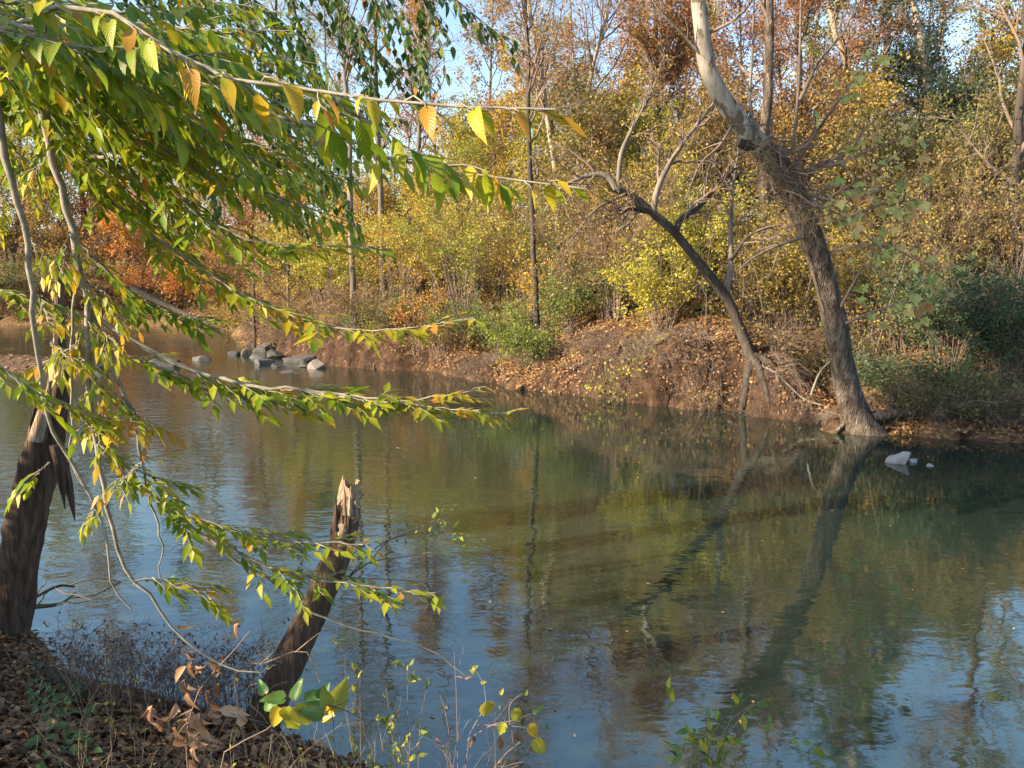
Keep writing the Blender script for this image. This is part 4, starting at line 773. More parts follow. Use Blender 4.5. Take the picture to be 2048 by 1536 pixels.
# ------------------------------------------------------------------ the leaning sycamore
def sycamore():
    rg = np.random.default_rng(21)
    base = P(1722, 862, 13.25); root = thing('sycamore_tree', 'big leaning sycamore with brown lower trunk and white upper trunk at the far water edge', 'tree', (base[0], base[1], H(base[0], base[1])))
    lo = PP([(1730, 885, 13.3), (1712, 830, 13.3), (1692, 765, 13.2), (1672, 655, 13.1), (1645, 545, 13.0), (1610, 440, 12.9), (1575, 360, 12.8), (1545, 318, 12.75), (1520, 292, 12.7)])
    q = spline(lo, 46); s = np.linspace(0, 1, 46)
    rr = np.interp(s, [0, 0.06, 0.14, 0.3, 0.6, 0.85, 1], [0.42, 0.30, 0.225, 0.19, 0.185, 0.19, 0.175])
    mb = MB(); tubes(mb, q, rr, 26, lump=0.085, seed=3); mb.build('trunk', BARK['brown'], root, True)
    hi = PP([(1524, 296, 12.7), (1490, 258, 12.65), (1440, 190, 12.6), (1413, 125, 12.55), (1404, 60, 12.5), (1394, -20, 12.5), (1380, -160, 12.5), (1372, -320, 12.4), (1350, -520, 12.4)])
    q2 = spline(hi, 34); r2 = np.interp(np.linspace(0, 1, 34), [0, 0.15, 0.3, 0.45, 1], [0.172, 0.150, 0.128, 0.105, 0.045])
    mb = MB(); tubes(mb, q2, r2, 16, lump=0.04, seed=4); mb.build('upper_trunk', BARK['white'], root, True)
    # buttress roots
    for k, (dx, dy, L) in enumerate([(-0.9, -0.2, 0.55), (0.9, 0.1, 0.9)]):
        b = q[2]; e = np.array([b[0] + dx * L, b[1] + dy * L]); m = (b[:2] + e) / 2
        limb('root', np.array([[b[0] + dx * 0.1, b[1] + dy * 0.1, 0.16], [m[0], m[1], max(H(*m), 0) + 0.05], [e[0], e[1], max(H(*e), -0.1) - 0.03]]), 0.08, 0.03, 'brown', root, 9, 8, 0.2, k)
    limb('broken_stub', PP([(1520, 290, 12.72), (1490, 290, 12.55), (1476, 284, 12.45)]), 0.12, 0.05, 'dark', root, 6, 10, 0.4, 9)
    # bare shoots
    shoots = [[(1512, 280, 12.7), (1500, 200, 12.6), (1506, 90, 12.6), (1509, -80, 12.6)], [(1585, 305, 12.75), (1597, 180, 12.6), (1601, 40, 12.6), (1603, -120, 12.6)],
              [(1412, 120, 12.5), (1362, 66, 12.4), (1312, 12, 12.3), (1290, -40, 12.3)], [(1408, 70, 12.5), (1462, 44, 12.4), (1500, 8, 12.4), (1520, -50, 12.4)],
              [(1600, 200, 12.6), (1640, 120, 12.5), (1690, 60, 12.4), (1720, -20, 12.4)], [(1470, 240, 12.6), (1440, 290, 12.5), (1400, 330, 12.4), (1370, 400, 12.3)],
              [(1620, 470, 12.9), (1560, 490, 12.6), (1500, 520, 12.4), (1450, 570, 12.2)], [(1580, 350, 12.7), (1640, 330, 12.5), (1700, 300, 12.4), (1740, 240, 12.3)]]
    allb = []
    for k, sh in enumerate(shoots):
        o, p_, r_ = limb('shoot', PP(sh), 0.032, 0.009, 'twig' if k % 2 else 'grey', root, 14, 5, 0.05, 20 + k)
        a, ar = sprout(p_[None], r_[None], 9, 0.2, 1.0, (0.3, 1.0), (25, 60), 5, 0.15, 0.0, 0.2, 0.5, 0.5, rg); allb.append((a, ar))
    tw = MB()
    for a, ar in allb: tubes(tw, a, np.maximum(ar, 0.004), 4)
    # leafy sprays reaching right over the water
    sprays = [[(1590, 330, 12.7), (1650, 240, 12.3), (1690, 185, 12.1), (1745, 110, 12.0)], [(1590, 350, 12.7), (1680, 325, 12.2), (1760, 292, 11.9), (1850, 262, 11.7)],
              [(1600, 385, 12.8), (1690, 402, 12.2), (1780, 370, 11.9), (1860, 325, 11.7)], [(1615, 450, 12.9), (1690, 440, 12.3), (1760, 410, 12.0), (1835, 400, 11.8)],
              [(1640, 510, 13.0), (1720, 490, 12.4), (1790, 500, 12.1), (1885, 545, 11.9)], [(1668, 640, 13.1), (1705, 570, 12.6), (1745, 505, 12.3), (1800, 470, 12.1)],
              [(1672, 655, 13.1), (1755, 620, 12.5), (1820, 604, 12.2), (1880, 594, 12.0)], [(1600, 400, 12.8), (1660, 420, 12.2), (1720, 460, 12.0), (1770, 510, 11.9)], [(1610, 430, 12.8), (1700, 370, 12.2), (1770, 330, 11.9), (1820, 300, 11.8)]]
    shp = [lobed_leaf(k) for k in range(5)]
    for k, sp_ in enumerate(sprays):
        o, p_, r_ = limb('branch', PP(sp_), 0.030, 0.007, 'twig', root, 14, 5, 0.05, 40 + k)
        a, ar = sprout(p_[None], r_[None], 11, 0.25, 1.0, (0.25, 0.7), (25, 70), 4, 0.05, -0.2, 0.15, 0.5, 0.4, rg); tubes(tw, a, np.maximum(ar, 0.004), 4)
        n = 30
        i = rg.integers(0, len(a), n); t = rg.uniform(0.3, 1, (n, 1)); pp, TT = interp(a[i], t)
        for j in range(n):
            d = unit(unit(TT[j, 0]) * 0.6 + rg.standard_normal(3) * 0.45 + np.array([0, 0, -0.75])); nn = unit(np.array([-0.3, -0.4, 0.5]) + rg.standard_normal(3) * 0.9)
            leaf_object(pp[j, 0], d, nn, rg.uniform(0.09, 0.19), float(np.clip(rg.normal(0.55, 0.3), 0.02, 0.98)), o, 'sycleaf', shp, 'syc')
    # top of the tree, above the frame
    l, lr = sprout(q2[None, 16:], r2[None, 16:], 16, 0.05, 1.0, (1.2, 3.0), (30, 65), 6, 0.2, 0.1, 0.15, 0.5, 0.5, rg); tubes(tw, l, np.maximum(lr, 0.008), 5)
    a, ar = sprout(l, lr, 7, 0.2, 1.0, (0.5, 1.2), (25, 65), 4, 0.1, 0, 0.2, 0.6, 0.4, rg); tubes(tw, a, np.maximum(ar, 0.005), 4)
    tw.build('twigs', BARK['twig'], root)
    foliage(a, 1300, 0.14, (0.6, 0.5), rg, 0.05).build('crown', PAL['rust'], root)
    # flood debris caught in the fork
    c = P(1555, 330, 12.45); t_ = thing('debris_tangle', 'grey tangle of dry flood grass caught in the sycamore fork', 'debris', c)
    n = 520; mb = MB(); K = 5; s = np.linspace(0, 1, K)
    i = rg.integers(20, 45, n) * 0 + rg.integers(33, 46, n); st = q[i] + rg.standard_normal((n, 3)) * np.array([0.18, 0.15, 0.10]) + np.array([0.03, -0.12, 0.08])
    L = rg.uniform(0.15, 0.55, n); o2 = rg.standard_normal((n, 3)) * 0.35; o2[:, 2] = -np.abs(o2[:, 2]) - 0.35
    pts = st[:, None] + (unit(o2)[:, None] * L[:, None, None] * s[None, :, None]); pts += np.cumsum(rg.standard_normal(pts.shape) * 0.03, axis=1)
    tubes(mb, pts, np.full((n, K), 0.0032), 3); mb.build('strands', PAL['deadgrass'], t_)
    mb = MB(); n = 60; st = q[rg.integers(34, 46, n)] + rg.standard_normal((n, 3)) * 0.25 + np.array([0.1, -0.2, 0.1]); dd = unit(rg.standard_normal((n, 3)) * np.array([1, 0.5, 0.35])) * rg.uniform(0.3, 0.9, n)[:, None]
    pts = st[:, None] + dd[:, None] * np.linspace(-0.5, 0.5, 4)[None, :, None] + rg.standard_normal((n, 4, 3)) * 0.03
    tubes(mb, pts, np.full((n, 4), 0.011), 4); mb.build('sticks', BARK['twig'], t_)
sycamore()

def leaning_tree():
    rg = np.random.default_rng(23); y = 15.6
    b = P(1500, 705, y); root = thing('leaning_tree', 'dark crooked tree leaning left over the river with an arching dead limb', 'tree', (b[0], b[1], H(b[0], b[1])))
    tr = PP([(1512, 735, y), (1497, 700, y), (1476, 648, y), (1455, 600, y), (1425, 560, y - .1), (1390, 515, y - .2), (1350, 465, y - .3), (1310, 430, y - .4), (1270, 395, y - .5), (1228, 377, y - .6)])
    q = spline(tr, 34); r = np.interp(np.linspace(0, 1, 34), [0, 0.1, 0.5, 1], [0.16, 0.11, 0.10, 0.062]); mb = MB(); tubes(mb, q, r, 12, lump=0.13, seed=1); mb.build('trunk', BARK['dark'], root, True)
    L = [([(1235, 380, y - .6), (1214, 352, y - .6), (1180, 350, y - .6), (1148, 362, y - .6), (1118, 380, y - .6), (1088, 425, y - .7)], 0.065, 0.015, 'grey'),
         ([(1236, 384, y - .6), (1242, 310, y - .6), (1268, 250, y - .6), (1300, 192, y - .6), (1330, 110, y - .6)], 0.055, 0.014, 'grey'),
         ([(1306, 428, y - .4), (1312, 388, y - .5), (1332, 340, y - .5), (1372, 278, y - .5), (1402, 240, y - .5), (1446, 180, y - .5)], 0.075, 0.02, 'grey'),
         ([(1352, 468, y - .3), (1360, 440, y - .2), (1400, 412, y - .1), (1444, 360, y), (1480, 330, y)], 0.07, 0.02, 'dark'),
         ([(1448, 595, y), (1460, 545, y + .1), (1462, 450, y + .2), (1466, 370, y + .3), (1480, 280, y + .3)], 0.07, 0.018, 'grey'),
         ([(1462, 520, y + .1), (1500, 470, y), (1560, 450, y - .1), (1610, 445, y - .1)], 0.04, 0.012, 'dark'),
         ([(1300, 422, y - .4), (1268, 416, y - .7), (1255, 412, y - .8)], 0.075, 0.055, 'dark'),
         ([(1250, 388, y - .6), (1190, 420, y - .8), (1150, 470, y - .9), (1110, 520, y - 1.)], 0.03, 0.008, 'twig')]
    tw = MB(); A_ = []
    for k, (pp, r0, r1, m) in enumerate(L):
        o, p_, r_ = limb('limb', PP(pp), r0, r1, m, root, 16, 7, 0.09, 60 + k)
        a, ar = sprout(p_[None], r_[None], 12, 0.2, 1.0, (0.4, 1.5), (25, 65), 6, 0.1, -0.1, 0.2, 0.5, 0.4, rg); tubes(tw, a, np.maximum(ar, 0.005), 4)
        b_, br_ = sprout(a, ar, 6, 0.2, 1.0, (0.2, 0.7), (25, 65), 4, 0.05, -0.15, 0.2, 0.6, 0.4, rg); tubes(tw, b_, np.maximum(br_, 0.003), 3); A_.append(b_)
    tw.build('twigs', BARK['twig'], root)
    foliage(np.concatenate(A_), 3200, 0.055, (0.6, 0.5), rg, 0.03).build('crown', PAL['brown'], root)
    for k, (dx, dy) in enumerate([(-0.5, -0.6), (0.5, -0.5), (0.2, -0.8)]):
        e = q[2][:2] + np.array([dx, dy]); limb('root', np.array([q[2], [*(q[2][:2] + e) / 2, H(*(q[2][:2] + e) / 2) + 0.06], [*e, H(*e) - 0.05]]), 0.1, 0.03, 'dark', root, 7, 6, 0.1, k)
leaning_tree()

# ------------------------------------------------------------------ rocks
M_ROCK = rock_mat('river_rock', [(0.3, (0.035, 0.028, 0.022)), (0.55, (0.08, 0.066, 0.053)), (0.8, (0.15, 0.128, 0.105))])
M_ROCKW = rock_mat('wet_rock', [(0.3, (0.03, 0.028, 0.026)), (0.6, (0.075, 0.068, 0.062)), (0.8, (0.15, 0.135, 0.12))])
M_ROCKT = rock_mat('tan_rock', [(0.3, (0.09, 0.068, 0.056)), (0.6, (0.17, 0.135, 0.115)), (0.8, (0.26, 0.22, 0.195))])
M_ROCKP = rock_mat('pale_rock', [(0.3, (0.20, 0.18, 0.165)), (0.6, (0.36, 0.33, 0.31)), (0.8, (0.48, 0.45, 0.42))])
import bmesh
def rock(label, u, v, wpx, hpx, mat, seed, name='rock', slab=1.0, peak=None):
    """v is the pixel row of the rock's water line"""
    rg = np.random.default_rng(seed); g = G(u, v, 0.0); y = g[1] + 0.1; s = y / F_PX
    k_ = 1.25 if u < 700 else 1.0; w_ = wpx * s / 2 * k_; h_ = hpx * s * k_; bm = bmesh.new(); bmesh.ops.create_icosphere(bm, subdivisions=4 if wpx > 30 else 3, radius=1.0)
    me = bpy.data.meshes.new(name); bm.to_mesh(me); bm.free()
    V = np.zeros(len(me.vertices) * 3); me.vertices.foreach_get('co', V); V = V.reshape(-1, 3)
    for k in range(13):                 # hewn facets
        n_ = unit(rg.standard_normal(3)); c = rg.uniform(0.4, 0.8); dd = V @ n_ - c; V = V - np.where(dd > 0, dd, 0)[:, None] * n_ * 0.97
    V = V * (1 + 0.07 * fbm(V[:, 0] * 3 + seed, V[:, 1] * 2 + V[:, 2], seed)[:, None])
    V /= np.array([np.abs(V[:, 0]).max(), np.abs(V[:, 1]).max(), V[:, 2].max()])
    if peak is not None: V[:, 0] += peak * np.clip(V[:, 2], 0, 1); V[:, :2] *= (1 - 0.35 * np.clip(V[:, 2:3], 0, 1))
    V[:, 2] = np.where(V[:, 2] < 0, V[:, 2] * 0.6, V[:, 2])
    V *= np.array([w_, w_ * 0.75, h_])
    me.vertices.foreach_set('co', V.ravel().astype(np.float32)); me.materials.append(mat); me.update()
    o = bpy.data.objects.new(name, me); COL.objects.link(o); o.location = (g[0], y + w_ * 0.3, -0.02); o.rotation_euler = (0, 0, rg.uniform(-0.3, 0.3))
    return tag(o, label, 'rock', 'rocks in the river')
R_ = [('rounded pinkish tan rock at the right front of the rock group', 635, 738, 38, 16, M_ROCKT, None), ('tall pointed grey rock at the back right of the group', 625, 717, 30, 33, M_ROCK, 0.35),
      ('smooth grey rock left of the tall pointed one', 584, 710, 34, 18, M_ROCK, None), ('long flat dark slab behind the rounded tan rock', 595, 726, 58, 13, M_ROCKW, None),
      ('sloping grey rock in the middle of the rock group', 547, 716, 40, 14, M_ROCK, None), ('broad flat grey rock at the back of the group', 524, 704, 48, 15, M_ROCK, None),
      ('small brown rock under the dark bank hollow', 554, 697, 22, 14, M_ROCK, None), ('low dark rock in front of the broad flat one', 510, 717, 36, 9, M_ROCKW, None),
      ('wet dark rock in white water at the front left of the group', 524, 729, 36, 10, M_ROCKW, None), ('flat wet rock lying in front of the sloping grey rock', 552, 734, 36, 7, M_ROCKW, None),
      ('small flat rock touching the rounded tan rock', 606, 735, 24, 8, M_ROCK, None), ('low wet slab alone in the water before the group', 574, 747, 40, 5, M_ROCKW, None),
      ('small upright rock at the left end of the group', 489, 711, 22, 12, M_ROCK, None), ('low rock farthest left in the group', 465, 711, 28, 8, M_ROCKW, None),
      ('dark wet boulder beside the broken tree at left', 190, 746, 34, 15, M_ROCKW, None), ('dark wet boulder midway along the riffle', 322, 734, 48, 16, M_ROCKW, None),
      ('dark flat rock just breaking the surface under the beech spray', 480, 806, 44, 6, M_ROCKW, None), ('pale grey round rock alone in the water at right', 1803, 930, 50, 27, M_ROCKP, None),
      ('small pale rock touching the round one at right', 1836, 928, 22, 10, M_ROCKP, None), ('smallest pale rock right of the round one', 1868, 936, 20, 8, M_ROCKP, None),
      ('half sunk dark rock between the boulder and the rock group', 400, 722, 40, 9, M_ROCKW, None)]
for k, (lab, u, v, w_, h_, m, pk) in enumerate(R_): rock(lab, u, v, w_, h_, m, 500 + k, peak=pk)

# ------------------------------------------------------------------ fallen wood on the far side
def stick(name, label, pts, r0, r1, mat, seed, twigs=0, cat='branch', n=14):
    rg = np.random.default_rng(seed); p = np.asarray(pts); root = thing(name, label, cat, p[0]); o, q, r = limb('stem', p, r0, r1, mat, root, n, 7, 0.1, seed)
    if twigs:
        tw = MB(); a, ar = sprout(q[None], r[None], twigs, 0.15, 1.0, (0.25, 0.8), (25, 60), 5, 0.1, 0, 0.2, 0.5, 0.4, rg); tubes(tw, a, np.maximum(ar, 0.006), 4); tw.build('twigs', BARK['twig'], root)
    return root
stick('fallen_log', 'dark fallen tree slanting into the upstream pool at left', PP([(262, 575, 47), (335, 612, 47), (400, 640, 46), (445, 656, 45.5), (488, 662, 45)]), 0.22, 0.10, 'dark', 1, 6, 'log')
def on_ground(rows_, lift): 
    out = []
    for u, y in rows_: x = (u - 1024) / F_PX * y; out.append([x, y, H(x, y) + lift])
    return np.array(out)
stick('fallen_branch', 'long pale fallen branch sloping from the dark leaning tree foot', on_ground([(1500, 15.6), (1555, 15.0), (1610, 14.6), (1650, 14.3)], 0.12), 0.035, 0.014, 'grey', 2, 5)
stick('fallen_branch', 'thin fallen branch crossing below the long pale one', on_ground([(1540, 15.1), (1580, 14.6), (1608, 14.2)], 0.1), 0.022, 0.010, 'grey', 3, 3)
stick('fallen_branch', 'forked stick leaning against the sycamore foot', PP([(1622, 790, 13.6), (1640, 745, 13.5), (1668, 715, 13.4)]), 0.025, 0.012, 'grey', 4, 3)
stick('fallen_branch', 'pale fallen pole high on the slope left of the sycamore', on_ground([(1505, 18.4), (1560, 17.8), (1620, 17.2)], 0.25), 0.05, 0.025, 'vine', 5, 3)
stick('fallen_log', 'brown log lying against the sycamore foot on its right', PP([(1716, 838, 13.25), (1760, 832, 13.2), (1800, 826, 13.25), (1862, 822, 13.4)]), 0.11, 0.06, 'brown', 6, 0, 'log')
stick('upright_snag', 'short brown upright stub behind the log at the sycamore foot', on_ground([(1788, 13.75)], 0.0).repeat(3, 0) + np.array([[0, 0, -0.1], [0.02, 0, 0.15], [0.06, 0, 0.36]]), 0.075, 0.05, 'vine', 7, 0, 'stub')
stick('hanging_vine', 'pale bare vine hanging from the bank into the water right of the rocks', PP([(742, 655, 24.2), (752, 690, 23.9), (748, 725, 23.6), (744, 748, 23.4)]), 0.02, 0.008, 'vine', 8, 4, 'vine')
stick('drift_branch', 'dark driftwood branch lying in the water by the broken tree', np.array([G(25, 1222), G(70, 1204) + [0, 0, .04], G(118, 1190) + [0, 0, .08], G(150, 1180) + [0, 0, .03]]), 0.022, 0.008, 'dark', 9, 3)
# ------------------------------------------------------------------ near bank trees that shade the right of the river
NT = [(-13.5, 2.9, 17, 3.0, 0.52, 'first'), (-18.5, 1.0, 19.5, 3.2, 0.54, 'second'), (-23.5, -0.9, 22, 3.2, 0.56, 'third')]
for k, (x, y, h_, rad, t0_, lab) in enumerate(NT):
    tree('bank_tree', f'tall leafy tree on the near bank upstream of the beech, {lab} from the frame edge', np.array([[x, y, 0], [x + .2, y, h_ * .35], [x - .1, y + .2, h_ * .7], [x, y, h_]]), 0.25, 0.07, 'green', 'grey', 700 + k,
         limbs=38, t0=t0_, llen=(rad * .5, rad * 1.1), lang=(45, 75), leaves=11000, lsize=0.19, taper=0.35, slen=(0.7, 1.3), tw=4, group='near bank trees outside the view')
shrub('bank_shrub', 'leafy shrub on the near bank left of the broken tree', 0, 0, 2.4, 1.5, 'green', 720, stems=40, leaves=9000, lsize=0.1, xy=(-6.3, 2.6), tone=(0.4, 0.5))  # out-of-view shrub added to keep low sun off the near ground

# ------------------------------------------------------------------ the beech whose sprays hang into the picture
BSH = [leaf_shape(0.40 + 0.03 * (k % 3), 0.04 + 0.08 * k, 0.06 + 0.07 * (k % 3), 8, 0.08, sd=k, twist=0.35 * (k - 2)) for k in range(6)]
BLO = [leaf_shape(0.42, 0.16, 0.10, 4, 0.0, sd=k, twist=0.15 * (k - 1)) for k in range(3)]
def in_frame(p, m=0):
    u, v, z = project(p); return (u > -m) & (u < 2048 + m) & (v > -m) & (v < 1536 + m) & (z > 0.2)
class Spray:
    def __init__(s): s.pos = []; s.d = []; s.n = []; s.sz = []; s.tone = []; s.br = []; s.tw = {}
def spray_on(S, idx, q, rg, t0=0.2, lmax=0.26, gap=0.040, lgap=0.021, lsize=0.07, tone=(0.45, 0.2), droop=0.09, tipyellow=0.25, plane_tilt=0.0, dens=1.0):
    """twigs and leaves in a flat spray along branch polyline q"""
    seg = np.r_[0, np.cumsum(np.linalg.norm(np.diff(q, axis=0), axis=1))]; L = seg[-1]; n = int(L * (1 - t0) / gap); tws = []
    side = 1
    for k in range(n):
        s = L * t0 + (k + rg.uniform(0, 0.6)) * gap; t = min(s / L, 1)
        p = np.array([np.interp(s, seg, q[:, i]) for i in range(3)]); p2 = np.array([np.interp(min(s + 0.05, L), seg, q[:, i]) for i in range(3)]); p1 = np.array([np.interp(max(s - 0.05, 0), seg, q[:, i]) for i in range(3)])
        T = unit(p2 - p1); hz = unit(np.cross(T, [0, 0, 1.0])); up = np.cross(hz, T)
        hz = unit(hz + up * plane_tilt); side = -side
        tl = lmax * (0.35 + 0.65 * min(1, (1 - t) * 3.2)) * rg.uniform(0.55, 1.1)
        td = unit(T * 0.75 + hz * side * rg.uniform(0.3, 0.8) + rg.standard_normal(3) * 0.12 + np.array([0, 0, -0.05]))
        K = 5; ss = np.linspace(0, 1, K); tp = p + td * (tl * ss)[:, None]; tp[:, 2] -= droop * tl * 0.5 * ss ** 2; tp += np.cumsum(rg.standard_normal((K, 3)) * 0.004, 0) * (ss > 0)[:, None]; tws.append(tp)
        m = max(2, int(tl / lgap * dens)); sd = 1
        for j in range(m):
            f = (j + 0.7) / m; lp, lt = interp(tp[None], np.array([[min(f, 1)]])); lp = lp[0, 0]; lt = unit(lt[0, 0]); sd = -sd
            hz2 = unit(np.cross(lt, [0, 0, 1.0])); last = j == m - 1
            d = unit(lt * (1.0 if last else 0.75) + hz2 * (0 if last else sd * rg.uniform(0.3, 0.7)) + np.array([0, 0, -droop * rg.uniform(0.2, 1.8)]) + rg.standard_normal(3) * 0.12)
            S.pos.append(lp); S.d.append(d); S.n.append(unit(np.array([0, 0, 1.0]) + rg.standard_normal(3) * 0.24)); S.sz.append(lsize * rg.uniform(0.65, 1.2)); S.br.append(idx)
            tn = tone[0] + rg.standard_normal() * tone[1] + tipyellow * max(0, t - 0.55) / 0.45
            if rg.uniform() < 0.03: tn = rg.uniform(0.85, 0.99)
            S.tone.append(float(np.clip(tn, 0.02, 0.99)))
    S.tw.setdefault(idx, []).append(np.array(tws) if tws else np.zeros((0, 5, 3)))
def finish_sprays(S, root, branches, pal, shapes, key, nind, fol_shape, label):
    pos = np.array(S.pos); d = np.array(S.d); n = np.array(S.n); sz = np.array(S.sz); tn = np.array(S.tone); br = np.array(S.br)
    for i, ob in enumerate(branches):
        tw = [x for x in S.tw.get(i, []) if len(x)]
        if tw:
            tw = np.concatenate(tw); mb = MB(); tubes(mb, tw, np.linspace(0.0022, 0.0010, 5)[None].repeat(len(tw), 0), 4); mb.build('twigs', BARK['beech'], ob)
            ob.children[-1].location = (0, 0, 0)
    u, v, z = project(pos); score = np.where(in_frame(pos), sz / z, -1)
    order = np.argsort(-score); pick = order[:nind]; rest = order[nind:]
    for k in pick: leaf_object(pos[k], d[k], n[k], sz[k], tn[k], branches[br[k]], pal, shapes, key)
    mb = MB()
    for g in range(len(fol_shape)):
        r = rest[g::len(fol_shape)]; add_leaves(mb, pos[r], d[r], n[r], sz[r], tn[r], fol_shape[g])
    o = mb.build('foliage', PAL[pal], root, True); o['kind'] = 'stuff'; o['label'] = label
    return len(pos)
def beech():
    rg = np.random.default_rng(41); root = thing('beech_tree', 'beech with long yellow green sprays hanging from the upper left', 'tree', (-3.7, 0.8, H(-3.7, 0.8)))
    tb = np.array([[-3.7, 0.8, H(-3.7, 0.8) - .1], [-3.65, 0.8, 2.2], [-3.55, 0.85, 4.2], [-3.6, 0.8, 7.0], [-3.7, 0.7, 10.0]]); limb('trunk', tb, 0.24, 0.10, 'beech', root, 20, 16, 0.03, 1)
    S = Spray(); BR = []
    def add(pts, r0, r1, leafy=True, n=26, **kw):
        q = spline(np.asarray(pts), n); q[1:-1] += rg.standard_normal((n - 2, 3)) * 0.004
        mb = MB(); tubes(mb, q, r0 + (r1 - r0) * np.linspace(0, 1, n), 7, lump=0.05, seed=len(BR)); o = mb.build('branch', BARK['beech'], root, True); BR.append(o)
        if leafy: spray_on(S, len(BR) - 1, q, rg, **kw)
        return q
    J = lambda z: np.array([-3.58, 0.82, z])
    # long named sprays, from the photograph
    add(np.vstack([J(3.9), PP([(-120, 5, 1.9), (60, 12, 1.75), (235, 22, 1.65), (330, 95, 1.6), (430, 150, 1.55), (560, 172, 1.5), (700, 195, 1.45), (850, 207, 1.4), (1000, 214, 1.38), (1110, 219, 1.36)])]), 0.014, 0.002, lsize=0.068, gap=0.048, lmax=0.18, t0=0.42, tone=(0.55, 0.15), droop=0.35, tipyellow=0.3, dens=0.8)
    add(np.vstack([J(3.7), PP([(-100, 80, 2.5), (120, 128, 2.35), (300, 146, 2.3), (450, 182, 2.25), (560, 225, 2.2), (660, 262, 2.15), (740, 300, 2.1), (830, 325, 2.05), (950, 350, 2.0), (1060, 368, 1.98), (1170, 378, 1.95)])]), 0.016, 0.002, lsize=0.066, gap=0.042, lmax=0.2, t0=0.38, tone=(0.45, 0.15), droop=0.35, tipyellow=0.3, dens=0.9)
    add(PP([(668, 195, 1.5), (720, 235, 1.6), (790, 285, 1.65), (894, 325, 1.68), (980, 345, 1.7)]), 0.004, 0.0015, lsize=0.082, gap=0.06, lmax=0.14, t0=0.05, tone=(0.5, 0.15), droop=0.6, tipyellow=0.2, dens=0.8)
    add(np.vstack([J(3.2), PP([(-60, 180, 3.1), (120, 300, 3.1), (250, 425, 3.05), (400, 535, 3.0), (500, 598, 2.95), (600, 640, 2.9), (700, 660, 2.85), (800, 656, 2.8), (880, 648, 2.78), (950, 634, 2.75)])]), 0.018, 0.002, lsize=0.082, t0=0.36, lmax=0.28, tone=(0.4, 0.16), tipyellow=0.4)
    add(PP([(180, 310, 3.0), (300, 330, 2.9), (400, 430, 2.85), (520, 484, 2.8), (640, 491, 2.75), (760, 495, 2.7)]), 0.008, 0.002, lsize=0.072, t0=0.1, lmax=0.24, tone=(0.45, 0.16), tipyellow=0.35)
    q_main = add(np.vstack([PP([(-160, -420, 2.2), (-20, -160, 2.6), (45, 60, 2.7), (100, 290, 2.72), (140, 450, 2.74), (172, 600, 2.76), (180, 760, 2.78), (192, 890, 2.8), (215, 1010, 2.82), (255, 1150, 2.84), (290, 1172, 2.84), (340, 1250, 2.85), (430, 1322, 2.85), (520, 1345, 2.86)])]), 0.020, 0.003, leafy=False, n=44)
    add(np.vstack([PP([(-260, -300, 2.1), (-90, 0, 2.4), (-15, 180, 2.5), (14, 330, 2.5), (45, 445, 2.52), (66, 620, 2.55), (80, 760, 2.6), (110, 870, 2.62), (165, 960, 2.65), (215, 1080, 2.66), (230, 1180, 2.66), (262, 1218, 2.66)])]), 0.016, 0.003, leafy=False, n=36)
    add(PP([(80, 100, 2.9), (110, 310, 2.9), (148, 520, 2.92), (142, 680, 2.95), (146, 830, 2.97), (140, 930, 3.0), (200, 1010, 3.0), (240, 1090, 3.0)]), 0.009, 0.002, leafy=False)
    add(PP([(182, 630, 2.78), (215, 720, 2.8), (255, 800, 2.8), (285, 930, 2.85), (305, 1010, 2.9), (325, 1090, 2.92), (318, 1150, 2.95), (345, 1190, 2.96)]), 0.009, 0.002, leafy=False)
    add(PP([(195, 890, 2.8), (235, 905, 2.8), (250, 950, 2.82), (330, 1010, 2.85), (430, 1090, 2.9), (520, 1150, 2.95), (640, 1230, 3.0), (760, 1270, 3.05), (860, 1300, 3.1), (930, 1350, 3.1)]), 0.009, 0.0016, leafy=False)
    add(PP([(182, 622, 2.78), (240, 668, 2.8), (310, 705, 2.8), (400, 748, 2.8), (500, 770, 2.78), (650, 786, 2.75), (800, 800, 2.7), (890, 792, 2.68), (960, 780, 2.65)]), 0.010, 0.002, lsize=0.072, t0=0.25, lmax=0.24, tone=(0.5, 0.16), tipyellow=0.4)
    add(PP([(560, 776, 2.77), (680, 795, 2.72), (800, 808, 2.68), (900, 818, 2.65), (1000, 824, 2.62), (1045, 816, 2.6)]), 0.005, 0.0015, lsize=0.072, t0=0.05, lmax=0.16, tone=(0.5, 0.16), tipyellow=0.5)
    add(PP([(200, 690, 2.85), (330, 738, 2.9), (430, 775, 2.92), (540, 800, 2.93), (625, 822, 2.94)]), 0.006, 0.002, lsize=0.072, t0=0.1, lmax=0.22, tone=(0.45, 0.16), tipyellow=0.15)
    add(PP([(200, 905, 2.85), (290, 950, 2.85), (360, 980, 2.86)]), 0.006, 0.002, lsize=0.072, t0=0.0, lmax=0.24, tone=(0.5, 0.16))
    add(PP([(250, 960, 2.84), (330, 1010, 2.86), (450, 1055, 2.88), (560, 1078, 2.9), (660, 1086, 2.92), (740, 1090, 2.93)]), 0.006, 0.002, lsize=0.072, t0=0.1, lmax=0.26, tone=(0.5, 0.18), tipyellow=0.2)
    add(PP([(400, 1068, 2.88), (480, 1105, 2.9), (580, 1148, 2.92), (680, 1165, 2.92), (780, 1178, 2.92), (870, 1186, 2.92)]), 0.006, 0.002, lsize=0.072, t0=0.1, lmax=0.22, tone=(0.5, 0.18), tipyellow=0.3)
    add(PP([(262, 1162, 2.84), (320, 1160, 2.86), (380, 1172, 2.88), (430, 1195, 2.9)]), 0.004, 0.0015, lsize=0.068, t0=0.1, lmax=0.18, tone=(0.5, 0.18))
